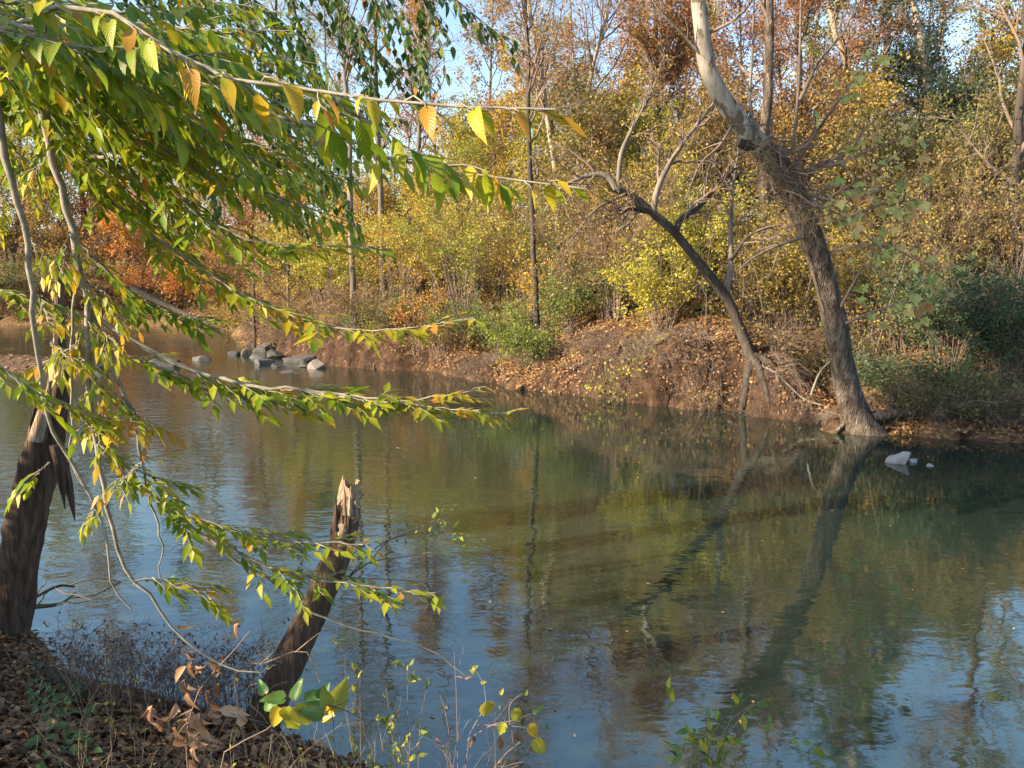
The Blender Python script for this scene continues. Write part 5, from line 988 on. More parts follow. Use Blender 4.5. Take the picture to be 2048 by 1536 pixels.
    add(PP([(-120, 690, 2.5), (0, 735, 2.5), (60, 775, 2.52), (120, 806, 2.55), (180, 828, 2.6), (280, 850, 2.65)]), 0.006, 0.002, lsize=0.072, t0=0.2, lmax=0.2, tone=(0.5, 0.16))
    add(PP([(-120, 560, 3.2), (0, 580, 3.2), (80, 600, 3.2), (160, 640, 3.2)]), 0.006, 0.002, lsize=0.072, t0=0.2, lmax=0.26, tone=(0.5, 0.2))
    add(PP([(150, 480, 2.9), (230, 560, 2.95), (320, 620, 3.0), (430, 640, 3.0)]), 0.006, 0.002, lsize=0.072, t0=0.1, lmax=0.26, tone=(0.35, 0.18))
    add(PP([(176, 640, 2.78), (150, 690, 2.75), (100, 720, 2.72), (60, 740, 2.7)]), 0.004, 0.0015, lsize=0.07, t0=0.1, lmax=0.16, tone=(0.7, 0.15), droop=0.7)
    add(PP([(180, 760, 2.78), (230, 800, 2.75), (280, 830, 2.72), (300, 860, 2.7)]), 0.004, 0.0015, lsize=0.07, t0=0.1, lmax=0.16, tone=(0.6, 0.18), droop=0.6)
    add(PP([(100, 925, 2.62), (70, 950, 2.6), (45, 975, 2.6)]), 0.003, 0.0012, lsize=0.06, t0=0.1, lmax=0.10, tone=(0.45, 0.12))
    for k in range(16):
        u0, v0 = [(176, 560), (180, 660), (182, 740), (150, 560), (146, 700), (62, 560), (70, 660), (48, 470), (150, 620), (188, 860), (215, 1000), (148, 820), (285, 920), (20, 380), (100, 300), (140, 460)][k]; a = rg.uniform(-2.6, 0.2); L_ = rg.uniform(50, 130)
        add(PP([(u0, v0, 2.75), (u0 + L_ * .5 * math.cos(a), v0 + L_ * .35 + 5, 2.72 + rg.uniform(-.05, .05)), (u0 + L_ * math.cos(a), v0 + L_ * .8, 2.7 + rg.uniform(-.15, .15))]), 0.003, 0.0012, lsize=0.062, t0=0.1, lmax=0.10, gap=0.035, tone=(0.62, 0.16), droop=0.6, dens=0.9)
    # the fan of sprays that fills the upper left
    fan = [(6, 560, 1.7, 0.08), (9, 680, 2.6, 0.075), (14, 720, 3.2, 0.075), (17, 640, 2.1, 0.075), (21, 820, 2.9, 0.075), (25, 720, 2.4, 0.075), (29, 830, 3.4, 0.075), (33, 760, 2.7, 0.075), (36, 820, 3.1, 0.072), (39, 880, 2.6, 0.072), (42, 800, 3.3, 0.072), (45, 720, 2.8, 0.07), (50, 620, 3.0, 0.07), (56, 560, 2.7, 0.07), (12, 480, 2.0, 0.078), (27, 560, 2.0, 0.075), (3, 520, 2.3, 0.078), (20, 500, 3.5, 0.075), (41, 560, 2.4, 0.072), (11, 600, 2.9, .075), (16, 560, 2.5, .075), (23, 660, 3.3, .075), (31, 620, 2.3, .075), (35, 560, 2.9, .072), (44, 520, 2.4, .072), (48, 660, 3.3, .07), (62, 480, 3.1, .07), (8, 420, 2.8, .075), (15, 380, 3.1, .075), (10, 760, 3.0, .07), (19, 780, 2.7, .07), (24, 860, 3.4, .07), (28, 900, 2.8, .07), (32, 900, 3.2, .07), (37, 700, 2.5, .07), (13, 640, 3.4, .07), (5, 640, 3.0, .07)]
    for k, (ang, ln, dep, ls) in enumerate(fan):
        a = math.radians(ang); u0, v0 = -140 + rg.uniform(-30, 30), -10 + rg.uniform(-70, 60)
        p = [(u0 + ln * f * math.cos(a) * 1.1, v0 + ln * f * math.sin(a) + 40 * math.sin(3 * f + k) * f - 50 * f * f * (ang > 30), dep + 0.15 * f) for f in np.linspace(0, 1.0, 6)]
        add(PP(p), 0.010, 0.002, lsize=ls, t0=0.12, lmax=0.28, gap=0.05, tone=(0.38 if ang < 30 else 0.48, 0.17), droop=0.35 if ang < 30 else 0.14, tipyellow=0.15)
    n = finish_sprays(S, root, BR, 'beech', BSH, 'beech', 300, BLO, 'remaining beech leaves of the hanging sprays')
    print('beech leaves', n)
beech()

# ------------------------------------------------------------------ the darker tree behind the beech sprays
def hornbeam():
    rg = np.random.default_rng(43); x0, y0 = -6.6, 4.6; root = thing('shade_tree', 'dark green leafed tree whose boughs fill the top left behind the beech', 'tree', (x0, y0, H(x0, y0)))
    limb('trunk', np.array([[x0, y0, H(x0, y0) - .1], [x0 + .1, y0, 3], [x0 + .3, y0 + .2, 6], [x0 + .3, y0 + .2, 9.5]]), 0.22, 0.07, 'grey', root, 18, 12, 0.05, 3)
    S = Spray(); BR = []
    def add(pts, r0=0.016, leafy=True, **kw):
        q = spline(np.asarray(pts), 22); mb = MB(); tubes(mb, q, np.linspace(r0, 0.003, 22), 6, lump=0.05, seed=len(BR)); BR.append(mb.build('branch', BARK['dark'], root, True))
        if leafy: spray_on(S, len(BR) - 1, q, rg, **{**dict(lsize=0.078, gap=0.06, lgap=0.038, lmax=0.55, t0=0.15, tone=(0.35, 0.22), droop=0.7, tipyellow=0.2, plane_tilt=0.3), **kw})
    j = lambda z: np.array([[x0 + .3, y0 + .2, z]])
    for z, pts in [(6.6, [(300, -350, 5.4), (600, -220, 5.3), (800, -100, 5.2), (900, -10, 5.1), (960, 40, 5.0), (1010, 75, 5.0), (1055, 112, 5.0)]), (6.2, [(250, -250, 5.6), (500, -150, 5.6), (640, -20, 5.6), (720, 60, 5.6), (780, 130, 5.5), (840, 180, 5.5)]),
                   (5.8, [(200, -150, 5.2), (420, -60, 5.2), (560, 40, 5.2), (640, 120, 5.2), (690, 200, 5.2)]), (5.2, [(150, -60, 5.9), (340, 40, 5.9), (480, 150, 5.9), (560, 250, 5.9), (620, 330, 5.9), (650, 400, 5.9)]),
                   (4.6, [(100, 60, 6.2), (260, 160, 6.2), (400, 250, 6.2), (500, 330, 6.2), (580, 420, 6.2), (640, 470, 6.2)]), (4.2, [(60, 120, 5.8), (180, 210, 5.8), (300, 280, 5.8), (350, 330, 5.8), (385, 400, 5.8)]),
                   (6.6, [(300, -330, 5.0), (520, -220, 4.9), (680, -120, 4.8), (740, -20, 4.8), (770, 50, 4.8)]), (5.6, [(200, -120, 6.5), (420, 0, 6.5), (560, 100, 6.5), (660, 190, 6.5), (740, 230, 6.5), (800, 240, 6.5)]),
                   (5.0, [(120, 20, 6.8), (300, 110, 6.8), (450, 200, 6.8), (600, 290, 6.8), (700, 350, 6.8)])]:
        add(np.vstack([j(z), PP(pts)]), t0=0.35)
    for pts in ([(560, -90, 5.6), (600, 60, 5.6), (640, 180, 5.6), (662, 300, 5.6)], [(640, -90, 5.4), (690, 20, 5.4), (730, 120, 5.4), (755, 225, 5.4)], [(720, -90, 5.3), (780, 10, 5.3), (830, 100, 5.3), (862, 185, 5.3)], [(480, -60, 6.0), (520, 100, 6.0), (560, 220, 6.0), (590, 340, 6.0)],
                [(400, 60, 6.2), (450, 180, 6.2), (500, 300, 6.2), (545, 410, 6.2)], [(820, -70, 5.2), (852, 10, 5.2), (885, 62, 5.2)], [(600, 200, 6.4), (640, 300, 6.4), (690, 400, 6.4), (715, 450, 6.4)], [(300, 120, 6.4), (350, 240, 6.4), (400, 330, 6.4), (440, 430, 6.4)]):
        add(PP(pts), 0.009, lmax=0.42, gap=0.05, t0=0.05)
    n = finish_sprays(S, root, BR, 'darkleaf', BSH, 'dark', 120, [LEAF_DIAMOND, LEAF_DIAMOND], 'remaining dark leaves of the shade tree')
    print('shade tree leaves', n)
hornbeam()

# ------------------------------------------------------------------ the broken tree and the broken stump
def jagged(name, pts, rads, mat, parent, sides=22, K=34, jag=0.25, lump=0.08, seed=0, hollow=0.5):
    rg = np.random.default_rng(seed); q = spline(pts, K); r = np.interp(np.linspace(0, 1, K), np.linspace(0, 1, len(rads)), rads); mb = MB(); tubes(mb, q, r, sides, lump=lump, seed=seed)
    V = mb.v[0]; top = V[-sides:]; T = unit(q[-1] - q[-3]); off = jag * (0.5 * np.abs(np.sin(np.arange(sides) * 2 * np.pi / sides * 1.0 + seed)) + 0.6 * rg.uniform(0, 1, sides)); V[-sides:] = top + T * off[:, None]
    inner = q[-1] + (V[-sides:] - T * off[:, None] - q[-1]) * 0.72 + T * (off * 0.55)[:, None]; bot = q[-1] + (inner - q[-1]) * 0.6 - T * hollow * r[-1] * 2
    ring = np.vstack([V[-sides:], inner, bot, (q[-1] - T * hollow * r[-1] * 2.2)[None]]); k = np.arange(sides); k2 = (k + 1) % sides
    mb.add(ring, [np.stack([k, k2, sides + k2, sides + k], -1), np.stack([sides + k, sides + k2, 2 * sides + k2, 2 * sides + k], -1), np.stack([2 * sides + k, 2 * sides + k2, np.full(sides, 3 * sides)], -1)])
    return mb.build(name, BARK[mat] if isinstance(mat, str) else mat, parent)
def splinter(pts, w0, parent, mat='dead', seed=0, flat=0.4):
    q = spline(pts, 10); n = 10; s = np.linspace(0, 1, n); mb = MB(); tubes(mb, q, w0 * np.maximum(1 - s, 0.03) ** 0.8, 6, lump=0.2, seed=seed, cap=True); return mb.build('splinter', BARK[mat], parent)
def snag():
    y = 5.25; b = P(12, 1330, y); root = thing('broken_tree', 'brown broken tree trunk leaning right at the left edge with split top', 'tree', (b[0], b[1], H(b[0], b[1])))
    q = PP([(-12, 1420, y - .1), (4, 1310, y - .05), (22, 1230, y), (40, 1120, y), (66, 1010, y), (92, 930, y), (112, 850, y), (122, 770, y), (121, 680, y), (119, 600, y)])
    jagged('trunk', q, [0.2, 0.145, 0.138, 0.13, 0.12, 0.10, 0.075, 0.052, 0.038, 0.028], 'dead', root, 24, 60, 0.3, 0.09, 3)
    jagged('broken_bole', PP([(30, 1130, y - .06), (48, 1020, y - .07), (62, 930, y - .08), (76, 870, y - .08)]), [0.10, 0.105, 0.09, 0.065], 'dead', root, 20, 26, 0.24, 0.1, 5)
    splinter(PP([(70, 880, y - .15), (84, 830, y - .15), (98, 780, y - .12), (104, 720, y - .1)]), 0.05, root, 'split', 1)
    splinter(PP([(118, 760, y - .12), (112, 710, y - .12), (108, 660, y - .1)]), 0.045, root, 'split', 2)
    splinter(PP([(118, 900, y - .12), (130, 950, y - .13), (142, 1000, y - .14), (150, 1042, y - .14)]), 0.055, root, 'dead', 3)
    splinter(PP([(112, 890, y - .2), (120, 940, y - .2), (130, 1018, y - .2)]), 0.05, root, 'dead', 4)
    for k, (u, v) in enumerate([(60, 1385), (75, 1400)]): limb('root', np.vstack([q[1], P(u - 25, v - 40, y - .2), P(u + 10, v, y - .35)]), 0.10, 0.04, 'dead', root, 8, 8, 0.1, k)
snag()
def stump():
    b = G(520, 1450); root = thing('broken_stump', 'leaning broken tree stump with pale splintered top standing at the near water edge', 'stump', (b[0], b[1], 0.0))
    q = PP([(500, 1500, 4.15), (535, 1415, 4.2), (578, 1325, 4.25), (620, 1235, 4.3), (655, 1160, 4.33), (680, 1100, 4.35), (690, 1050, 4.36)])
    jagged('trunk', q, [0.115, 0.105, 0.098, 0.090, 0.084, 0.080, 0.074], 'dead', root, 26, 54, 0.10, 0.085, 7, 0.2)
    jagged('split_top', PP([(686, 1085, 4.355), (691, 1040, 4.36), (696, 1000, 4.365), (699, 978, 4.37)]), [0.073, 0.069, 0.062, 0.052], 'split', root, 30, 30, 0.075, 0.16, 8)
    splinter(PP([(671, 1060, 4.3), (672, 1020, 4.3), (670, 995, 4.3)]), 0.022, root, 'dead', 1); splinter(PP([(708, 1040, 4.32), (711, 1000, 4.33), (712, 958, 4.34)]), 0.016, root, 'split', 2)
    splinter(PP([(690, 1030, 4.28), (689, 990, 4.29), (687, 968, 4.3)]), 0.014, root, 'split', 3); splinter(PP([(700, 1030, 4.27), (701, 990, 4.28), (702, 972, 4.3)]), 0.013, root, 'split', 4)
stump()
# ------------------------------------------------------------------ plants of the near bank
def px_leaf(root, u, v, y, length_px, ang, tone, pal, shapes, key, nrm=(0.1, -0.75, 0.55)):
    """a leaf of length_px whose base is at pixel u, v, pointing at ang degrees (0 right, 90 up)"""
    s = y / F_PX; a = math.radians(ang); rg = RNG
    d = np.array([math.cos(a), rg.uniform(-0.35, 0.35), math.sin(a)]); n = unit(np.array(nrm) + rg.standard_normal(3) * 0.25)
    return leaf_object(P(u, v, y), d, n, length_px * s, tone, root, pal, shapes, key)
HSH = [heart_leaf(k) for k in range(4)]
DRY = [leaf_shape(0.42, 0.5 + 0.12 * k, 0.5, 8, 0.1, sd=k, twist=0.5 * (k - 1.5)) for k in range(4)]
SM = [leaf_shape(0.5, 0.2, 0.2, 5, 0, sd=k) for k in range(3)]
def plant(name, label, stems, cat='plant', mat='twig', loc=None, group=None):
    p0 = np.asarray(stems[0][0][0]); z = H(p0[0], p0[1]); root = thing(name, label, cat, (p0[0], p0[1], z), group); out = []
    for k, (pts, r0, r1) in enumerate(stems): out.append(limb('stem', np.asarray(pts), r0, r1, mat, root, 14, 5, 0.05, k))
    return root, out
def gp(u, y, lift=-0.03): x = (u - 1024) / F_PX * y; return np.array([x, y, H(x, y) + lift])
# green brier with big heart leaves in front of the stump
y = 2.25
root, st = plant('greenbrier', 'greenbrier with large green and yellow heart leaves in front of the stump', [(np.vstack([gp(400, y), PP([(440, 1536, y), (520, 1470, y), (590, 1415, y), (650, 1405, y), (668, 1412, y)])]), 0.004, 0.0015),
        (np.vstack([gp(670, y), PP([(668, 1500, y), (668, 1440, y), (664, 1412, y), (700, 1400, y)])]), 0.003, 0.0012), (PP([(664, 1412, y), (700, 1425, y + .02), (745, 1450, y + .05)]), 0.002, 0.001)], mat='twig')
for u, v, l, a, t in [(662, 1418, 70, 52, 0.66), (656, 1410, 45, 100, 0.55), (648, 1425, 62, 160, 0.32), (612, 1402, 48, 25, 0.2), (590, 1400, 46, 70, 0.2), (570, 1398, 52, 160, 0.25), (530, 1388, 34, 120, 0.15), (556, 1400, 50, -150, 0.3), (575, 1412, 62, -80, 0.72), (590, 1412, 58, -65, 0.68), (580, 1432, 52, -75, 0.6),
                      (560, 1415, 48, -115, 0.9), (612, 1408, 40, -20, 0.75), (668, 1425, 55, -165, 0.9), (640, 1398, 40, 60, 0.3), (600, 1415, 40, -30, 0.3)]:
    px_leaf(root, u, v, y + RNG.uniform(-.05, .05), l, a + RNG.uniform(-8, 8), t, 'brier', HSH, 'brier')
# sapling with dry tan leaves hanging
y = 2.3
root, st = plant('withered_sapling', 'withered sapling with hanging dry tan leaves at the bottom left', [(np.vstack([gp(335, y), PP([(372, 1480, y), (385, 1420, y), (400, 1378, y), (440, 1330, y), (478, 1290, y), (500, 1262, y)])]), 0.005, 0.0015), (PP([(400, 1378, y), (385, 1340, y), (372, 1300, y), (360, 1280, y)]), 0.003, 0.001), (PP([(385, 1420, y), (330, 1440, y), (290, 1420, y)]), 0.003, 0.001)])
rgp = np.random.default_rng(51)
for q in range(58):
    o, pts, _ = st[int(rgp.choice(3, p=[0.55, 0.2, 0.25]))]; p = pts[rgp.integers(2, 14)] + rgp.standard_normal(3) * 0.025
    leaf_object(p, np.array([rgp.normal(0.1, 0.5), rgp.normal(0, .4), -0.8]), unit(np.array([rgp.normal(-.2, .6), -0.7, 0.4])), rgp.uniform(0.04, 0.075), float(rgp.uniform(0.15, 0.85)), root, 'dryleaf', DRY, 'dry')
y = 2.1
root, st = plant('withered_sapling', 'second withered stem with curled pale leaves left of the stump foot', [(np.vstack([gp(440, y), PP([(420, 1500, y), (395, 1450, y), (400, 1420, y), (440, 1420, y), (470, 1430, y)])]), 0.004, 0.0015), (PP([(398, 1440, y), (370, 1450, y), (350, 1480, y)]), 0.003, 0.001)])
for u, v, l, a, t in [(400, 1425, 60, -110, 0.7), (425, 1418, 50, -95, 0.8), (440, 1420, 60, -10, 0.9), (475, 1428, 55, -70, 0.95), (372, 1450, 70, -100, 0.6), (355, 1470, 60, -80, 0.5), (405, 1430, 85, -100, 0.65), (380, 1470, 60, -60, 0.95)]: px_leaf(root, u, v, y, l, a, t, 'dryleaf', DRY, 'dry')
# thin plant with yellow green hanging leaves
y = 2.5
root, st = plant('leafy_weed', 'thin weed with a few yellow green hanging leaves right of centre at the bottom', [(np.vstack([gp(900, y), PP([(935, 1500, y), (955, 1440, y), (975, 1405, y), (968, 1370, y), (950, 1335, y)])]), 0.003, 0.001), (PP([(935, 1480, y), (985, 1450, y), (1030, 1440, y), (1080, 1420, y)]), 0.0022, 0.0008), (PP([(955, 1450, y), (1020, 1452, y), (1060, 1460, y), (1090, 1500, y)]), 0.0022, 0.0008), (PP([(1020, 1450, y), (1020, 1410, y), (1045, 1385, y)]), 0.0016, 0.0007)])
for u, v, l, a, t in [(974, 1402, 50, -95, 0.8), (1026, 1420, 38, -60, 0.62), (1008, 1445, 34, -110, 0.65), (1070, 1478, 42, -60, 0.7), (1058, 1450, 36, -55, 0.95), (950, 1345, 14, 150, 0.6), (945, 1338, 14, 30, 0.6), (962, 1365, 12, 10, 0.6), (1000, 1388, 14, 60, 0.6), (1066, 1425, 16, 30, 0.4), (1080, 1420, 14, 70, 0.4), (1050, 1390, 12, 60, 0.5), (1090, 1452, 14, -40, 0.4)]: px_leaf(root, u, v, y, l, a, t, 'brier', HSH, 'brier')
for u, v, l, a, t in [(1030, 1465, 46, -75, 0.4), (945, 1472, 40, -90, 0.3), (1000, 1470, 42, -85, 0.35), (1055, 1500, 36, -20, 0.4), (925, 1360, 18, 140, 0.2), (930, 1358, 16, 40, 0.2)]: px_leaf(root, u, v, y, l, a, t, 'dryleaf', DRY, 'dry')
# fine twiggy weed with tiny leaves
def twiggy(name, label, u0, y, tips, nleaf, lsz, pal, tone, seed, mat='twig', sub=5, shapes=None):
    rg = np.random.default_rng(seed); stems = [(np.vstack([gp(u0 + rg.uniform(-12, 12), y), P((u0 + u) / 2 + rg.uniform(-15, 15), (1560 + v) / 2 if v < 1500 else v + 20, y), P(u, v, y + rg.uniform(-.1, .1))]), 0.0028, 0.0008) for u, v in tips]
    root, st = plant(name, label, stems, mat=mat); tw = MB()
    P_ = np.array([s[1] for s in st]); R2 = np.array([s[2] for s in st]); a, ar = sprout(P_, R2, sub, 0.3, 1.0, (0.05, 0.22), (25, 60), 5, 0.15, -0.1, 0.2, 0.6, 0.4, rg); tubes(tw, a, np.maximum(ar, 0.0006), 3); tw.build('twigs', BARK[mat], root)
    i = rg.integers(0, len(a), nleaf); t = rg.uniform(0.3, 1, (nleaf, 1)); p, T = interp(a[i], t)
    for k in range(nleaf): leaf_object(p[k, 0], unit(unit(T[k, 0]) + rg.standard_normal(3) * 0.5), unit(rg.standard_normal(3) + [0, -.6, .8]), lsz * rg.uniform(0.6, 1.3), float(np.clip(rg.normal(tone, 0.15), 0.02, 0.98)), root, pal, shapes or SM, name[:4] + pal)
    return root
twiggy('small_weed', 'fine branched weed with tiny green leaves at the bottom centre', 800, 2.55, [(815, 1335), (772, 1375), (850, 1395), (790, 1410), (830, 1450), (760, 1460)], 150, 0.028, 'brier', 0.5, 61)
twiggy('small_weed', 'bare grey stalk with side twigs standing in front of the water at bottom centre', 905, 2.5, [(908, 1305), (880, 1390), (862, 1480)], 10, 0.03, 'dryleaf', 0.4, 62)
twiggy('small_weed', 'tangled dry vine with small green leaves at the bottom right', 1400, 2.5, [(1335, 1415), (1500, 1410), (1440, 1450), (1395, 1470), (1470, 1490), (1350, 1500), (1530, 1480)], 170, 0.046, 'brier', 0.55, 63, 'vine', 7)
y = 2.5
root, st = plant('leafy_vine', 'long thin vine with large green end leaves reaching right along the bottom edge', [(np.vstack([gp(1420, y), PP([(1450, 1500, y), (1520, 1475, y), (1570, 1476, y), (1620, 1490, y), (1660, 1510, y)])]), 0.0025, 0.001), (PP([(1470, 1450, y), (1500, 1415, y), (1530, 1405, y)]), 0.002, 0.0008)], cat='vine', mat='vine')
for u, v, l, a, t in [(1625, 1492, 44, -40, 0.45), (1605, 1486, 30, -10, 0.4), (1580, 1478, 26, -30, 0.5), (1510, 1410, 30, 10, 0.3), (1495, 1420, 30, -30, 0.3), (1485, 1430, 34, -80, 0.6), (1520, 1404, 28, -25, 0.3)]: px_leaf(root, u, v, y, l, a, t, 'brier', BSH, 'vineleaf')
twiggy('green_sprig', 'small bright green sprig over the water right of the stump', 700, 2.9, [(690, 1310), (720, 1330)], 26, 0.032, 'brier', 0.6, 64)
y = 3.5
root, st = plant('dead_twig', 'pale dead branching twig crossing in front of the leaning stump', [(np.vstack([gp(455, y), PP([(470, 1345, y), (520, 1330, y), (570, 1310, y), (610, 1300, y), (630, 1340, y), (640, 1365, y)])]), 0.005, 0.0015), (PP([(520, 1330, y), (550, 1300, y), (560, 1280, y)]), 0.003, 0.001), (PP([(590, 1305, y), (620, 1280, y), (640, 1265, y)]), 0.003, 0.001), (PP([(540, 1322, y), (520, 1305, y), (515, 1295, y)]), 0.0025, 0.001)], cat='twig', mat='split')
y = 4.45
root, st = plant('dead_twig', 'thin bare twigs spreading right from the stump over the water', [(PP([(690, 1160, y), (740, 1125, y), (800, 1115, y), (860, 1105, y)]), 0.006, 0.0018), (PP([(700, 1150, y), (760, 1090, y), (830, 1060, y), (870, 1040, y)]), 0.005, 0.0015), (PP([(740, 1125, y), (780, 1080, y), (850, 1065, y), (940, 1070, y)]), 0.004, 0.0012), (PP([(700, 1155, y), (800, 1160, y), (880, 1165, y), (930, 1150, y)]), 0.004, 0.0012)], cat='twig')
rgq = np.random.default_rng(66)
for q in range(34):
    o, pts, _ = st[int(rgq.choice([1, 2, 2]))]; leaf_object(pts[rgq.integers(9, 14)] + rgq.standard_normal(3) * 0.05, unit(rgq.standard_normal(3)), unit(rgq.standard_normal(3) + [0, 0, 1]), rgq.uniform(0.03, 0.06), float(rgq.uniform(0.3, 0.7)), root, 'brier', SM, 'twleaf')
# dry seed stalks along the near edge
def seed_stalks():
    rg = np.random.default_rng(71); n = 320; u = rg.uniform(60, 520, n); yy = rg.uniform(3.9, 4.75, n); x = (u - 1024) / F_PX * yy; z = np.maximum(height(x, yy), -0.05)
    K = 7; s = np.linspace(0, 1, K); L = rg.uniform(0.2, 0.62, n); az = rg.uniform(0, 6.28, n); cur = rg.uniform(0.2, 0.9, n)
    pts = np.stack([x[:, None] + np.cos(az)[:, None] * cur[:, None] * L[:, None] * s ** 2, yy[:, None] + np.sin(az)[:, None] * cur[:, None] * L[:, None] * s ** 2 * 0.7, z[:, None] + L[:, None] * (s * 1.1 - 0.35 * s ** 3)], -1) + np.cumsum(rg.standard_normal((n, K, 3)) * 0.008, 1)
    r = np.full((n, 1), 0.0022) * (1 - 0.6 * s); mb = MB(); tubes(mb, pts, r, 3)
    a, ar = sprout(pts, r, 6, 0.3, 1.0, (0.06, 0.22), (20, 60), 4, 0.0, -0.2, 0.15, 0.6, 0.3, rg); tubes(mb, a, np.maximum(ar, 0.0009), 3)
    tag(mb.build('seed_stalks', BARK['twig']), 'tangle of dry brown seed stalks along the near water edge', 'dry weeds', kind='stuff')
    tag(foliage(a, 1500, 0.024, (0.2, 0.5), rg, 0.004, droop=1.2).build('seed_leaves', PAL['litter']), 'narrow dry leaves and seeds hanging on the near edge stalks', 'dry weeds', kind='stuff')
seed_stalks()
# leaf litter: the nearest leaves one by one, the rest as a carpet
rgn = np.random.default_rng(81)
n = 26000; u = rgn.uniform(-150, 900, n); yy = rgn.uniform(2.0, 5.4, n) ; x = (u - 1024) / F_PX * yy; d = sdist(NEAR, x, yy); ok = d > 0.06
x, yy = x[ok], yy[ok]; k = int(len(x) * 0.72)
scatter_litter('leaf_carpet', 'carpet of small brown fallen leaves on the near bank', x[:k], yy[:k], 0.05, 'litter', rgn, 0.014, (0.42, 0.5), 0.6, (np.array([[0, 0, 0], [-0.28, 0.45, 0.16], [0, 1, 0.05], [0.28, 0.45, 0.16]]), np.array([[0, 2, 1], [0, 3, 2]])))
OAK = [leaf_shape(0.5, 0.35 + 0.1 * k, 0.35, 7, 0.35, sd=k, twist=0.6 * (k - 2)) for k in range(5)]
cnt = 0
for a, b in zip(x[k:], yy[k:]):
    p = np.array([a, b, H(a, b) + 0.02]); uu, vv, zz = project(p)
    if not (0 < uu < 760 and 1380 < vv < 1536) or cnt >= 240: continue
    o = leaf_object(p, np.array([rgn.normal(), rgn.normal(), rgn.uniform(-.1, .4)]), unit(np.array([rgn.normal(0, .35), rgn.normal(0, .35), 1])), rgn.uniform(0.05, 0.10), float(rgn.uniform(0.02, 0.8)), None, 'dryleaf', OAK, 'oak', 'fallen_leaf')
    tag(o, 'dry brown fallen leaf lying loose on the near bank litter', 'leaf', 'loose fallen leaves on the near bank'); cnt += 1
# ivy at the bottom left
root = thing('ivy_patch', 'dark green ivy creeping over the litter in the bottom left corner', 'ivy', (-2.4, 3.4, H(-2.4, 3.4)))
IVY = [heart_leaf(10 + k) for k in range(3)]
for q in range(150):
    u, y_ = rgn.uniform(-10, 120) + (60 if rgn.uniform() < .2 else 0), rgn.uniform(2.9, 4.7); a = (u - 1024) / F_PX * y_
    leaf_object(np.array([a, y_, H(a, y_) + rgn.uniform(0.03, 0.10)]), np.array([rgn.normal(), rgn.normal(), rgn.uniform(-.2, .3)]), unit(np.array([rgn.normal(0, .4), rgn.normal(-.3, .4), 1])), rgn.uniform(0.03, 0.06), float(rgn.uniform(0.0, 0.25)), root, 'brier', IVY, 'ivy')
mb = MB(); xs = rgn.uniform(-3.2, -1.9, 14); ys = rgn.uniform(2.9, 4.6, 14); pts = np.array([[[a + .12 * j * math.cos(q), b + .12 * j * math.sin(q), H(a + .12 * j * math.cos(q), b + .12 * j * math.sin(q)) + .03] for j in range(5)] for a, b, q in zip(xs, ys, rgn.uniform(0, 6, 14))])
tubes(mb, pts, np.full((14, 5), 0.003), 4); mb.build('runners', BARK['twig'], root)
# leaves floating on the river
for q in range(62):
    if q < 34: u, v = rgn.uniform(760, 2040), rgn.uniform(840, 1500)
    else: u, v = rgn.uniform(600, 1900), rgn.uniform(760, 960)
    g = G(u, v, 0.008)
    if sdist(FAR, g[:1], g[1:2])[0] > -0.2: continue
    o = leaf_object(g, np.array([rgn.normal(), rgn.normal(), 0.05]), unit(np.array([rgn.normal(0, .08), rgn.normal(0, .08), 1])), rgn.uniform(0.02, 0.05) * (1 if q < 34 else 1.4), float(rgn.uniform(0.3, 1)), None, 'dryleaf', SM, 'float', 'floating_leaf')
    tag(o, 'small pale dead leaf floating on the river surface', 'leaf', 'dead leaves floating on the river')

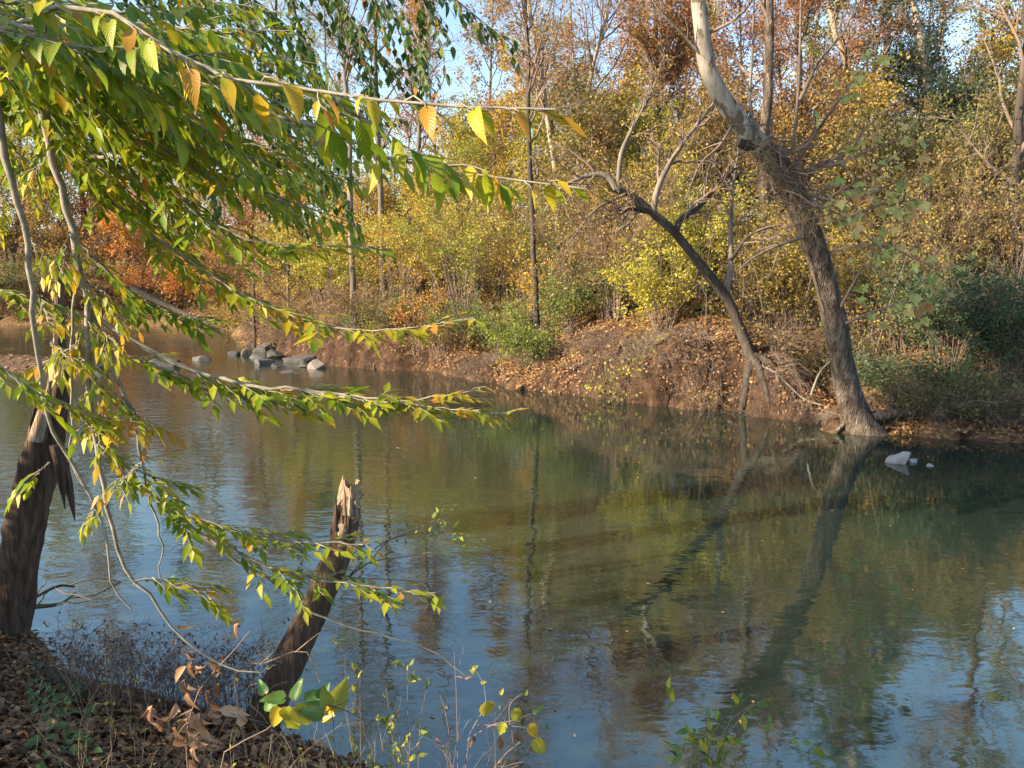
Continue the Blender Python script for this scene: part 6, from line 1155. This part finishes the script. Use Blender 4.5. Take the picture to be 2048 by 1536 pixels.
# withered weeds and pale dry stalks along the bottom of the picture
rgd = np.random.default_rng(91)
root = thing('withered_weeds', 'clump of curled tan leaves on dry stems right of the stump foot', 'weeds', gp(600, 3.0, 0.0))
mb = MB(); st_ = []
for q in range(46):
    u, y_ = rgd.uniform(470, 735), rgd.uniform(2.45, 3.5); b = gp(u, y_); h_ = rgd.uniform(0.08, 0.30); tip = b + np.array([rgd.normal(0, .06), rgd.normal(0, .06), h_]); st_.append(np.array([b, (b + tip) / 2 + rgd.normal(0, .015, 3), tip]))
tubes(mb, np.array(st_), np.full((46, 3), 0.0018), 3); mb.build('stems', BARK['vine'], root)
for q in range(120):
    s_ = st_[rgd.integers(0, 46)]; f = rgd.uniform(0.3, 1); leaf_object(s_[0] + (s_[2] - s_[0]) * f, np.array([rgd.normal(0, .5), rgd.normal(0, .5), -0.8]), unit(rgd.standard_normal(3) + [0, -.7, .2]), rgd.uniform(0.03, 0.065), float(rgd.uniform(0.3, 0.95)), root, 'dryleaf', DRY, 'dry')
def dry_stalks():
    n = 150; u = rgd.uniform(0, 1000, n); y_ = rgd.uniform(2.4, 3.6, n); x = (u - 1024) / F_PX * y_; z = np.maximum(height(x, y_), -0.02); K = 6; s = np.linspace(0, 1, K); L = rgd.uniform(0.15, 0.6, n); dx, dy = rgd.normal(0, .35, n), rgd.normal(0, .2, n)
    pts = np.stack([x[:, None] + (dx * L)[:, None] * s ** 1.5, y_[:, None] + (dy * L)[:, None] * s ** 1.5, z[:, None] + L[:, None] * (s - .15 * s ** 3)], -1) + np.cumsum(rgd.standard_normal((n, K, 3)) * 0.006, 1)
    r = rgd.uniform(0.0009, 0.002, n)[:, None] * (1 - .6 * s); mb = MB(); tubes(mb, pts, r, 3); a, ar = sprout(pts, r, 3, 0.3, 1, (0.05, 0.2), (25, 60), 4, 0.1, 0, 0.2, 0.6, 0.4, rgd); tubes(mb, a, np.maximum(ar, 0.0006), 3)
    tag(mb.build('dry_stalks', BARK['vine']), 'thin pale dry stalks and twigs along the near bank', 'dry weeds', kind='stuff')
    tag(foliage(a, 260, 0.022, (0.4, 0.5), rgd, 0.004).build('stalk_leaves', PAL['ygreen']), 'tiny green leaves on the near bank stalks', 'leaves', kind='stuff')
dry_stalks()
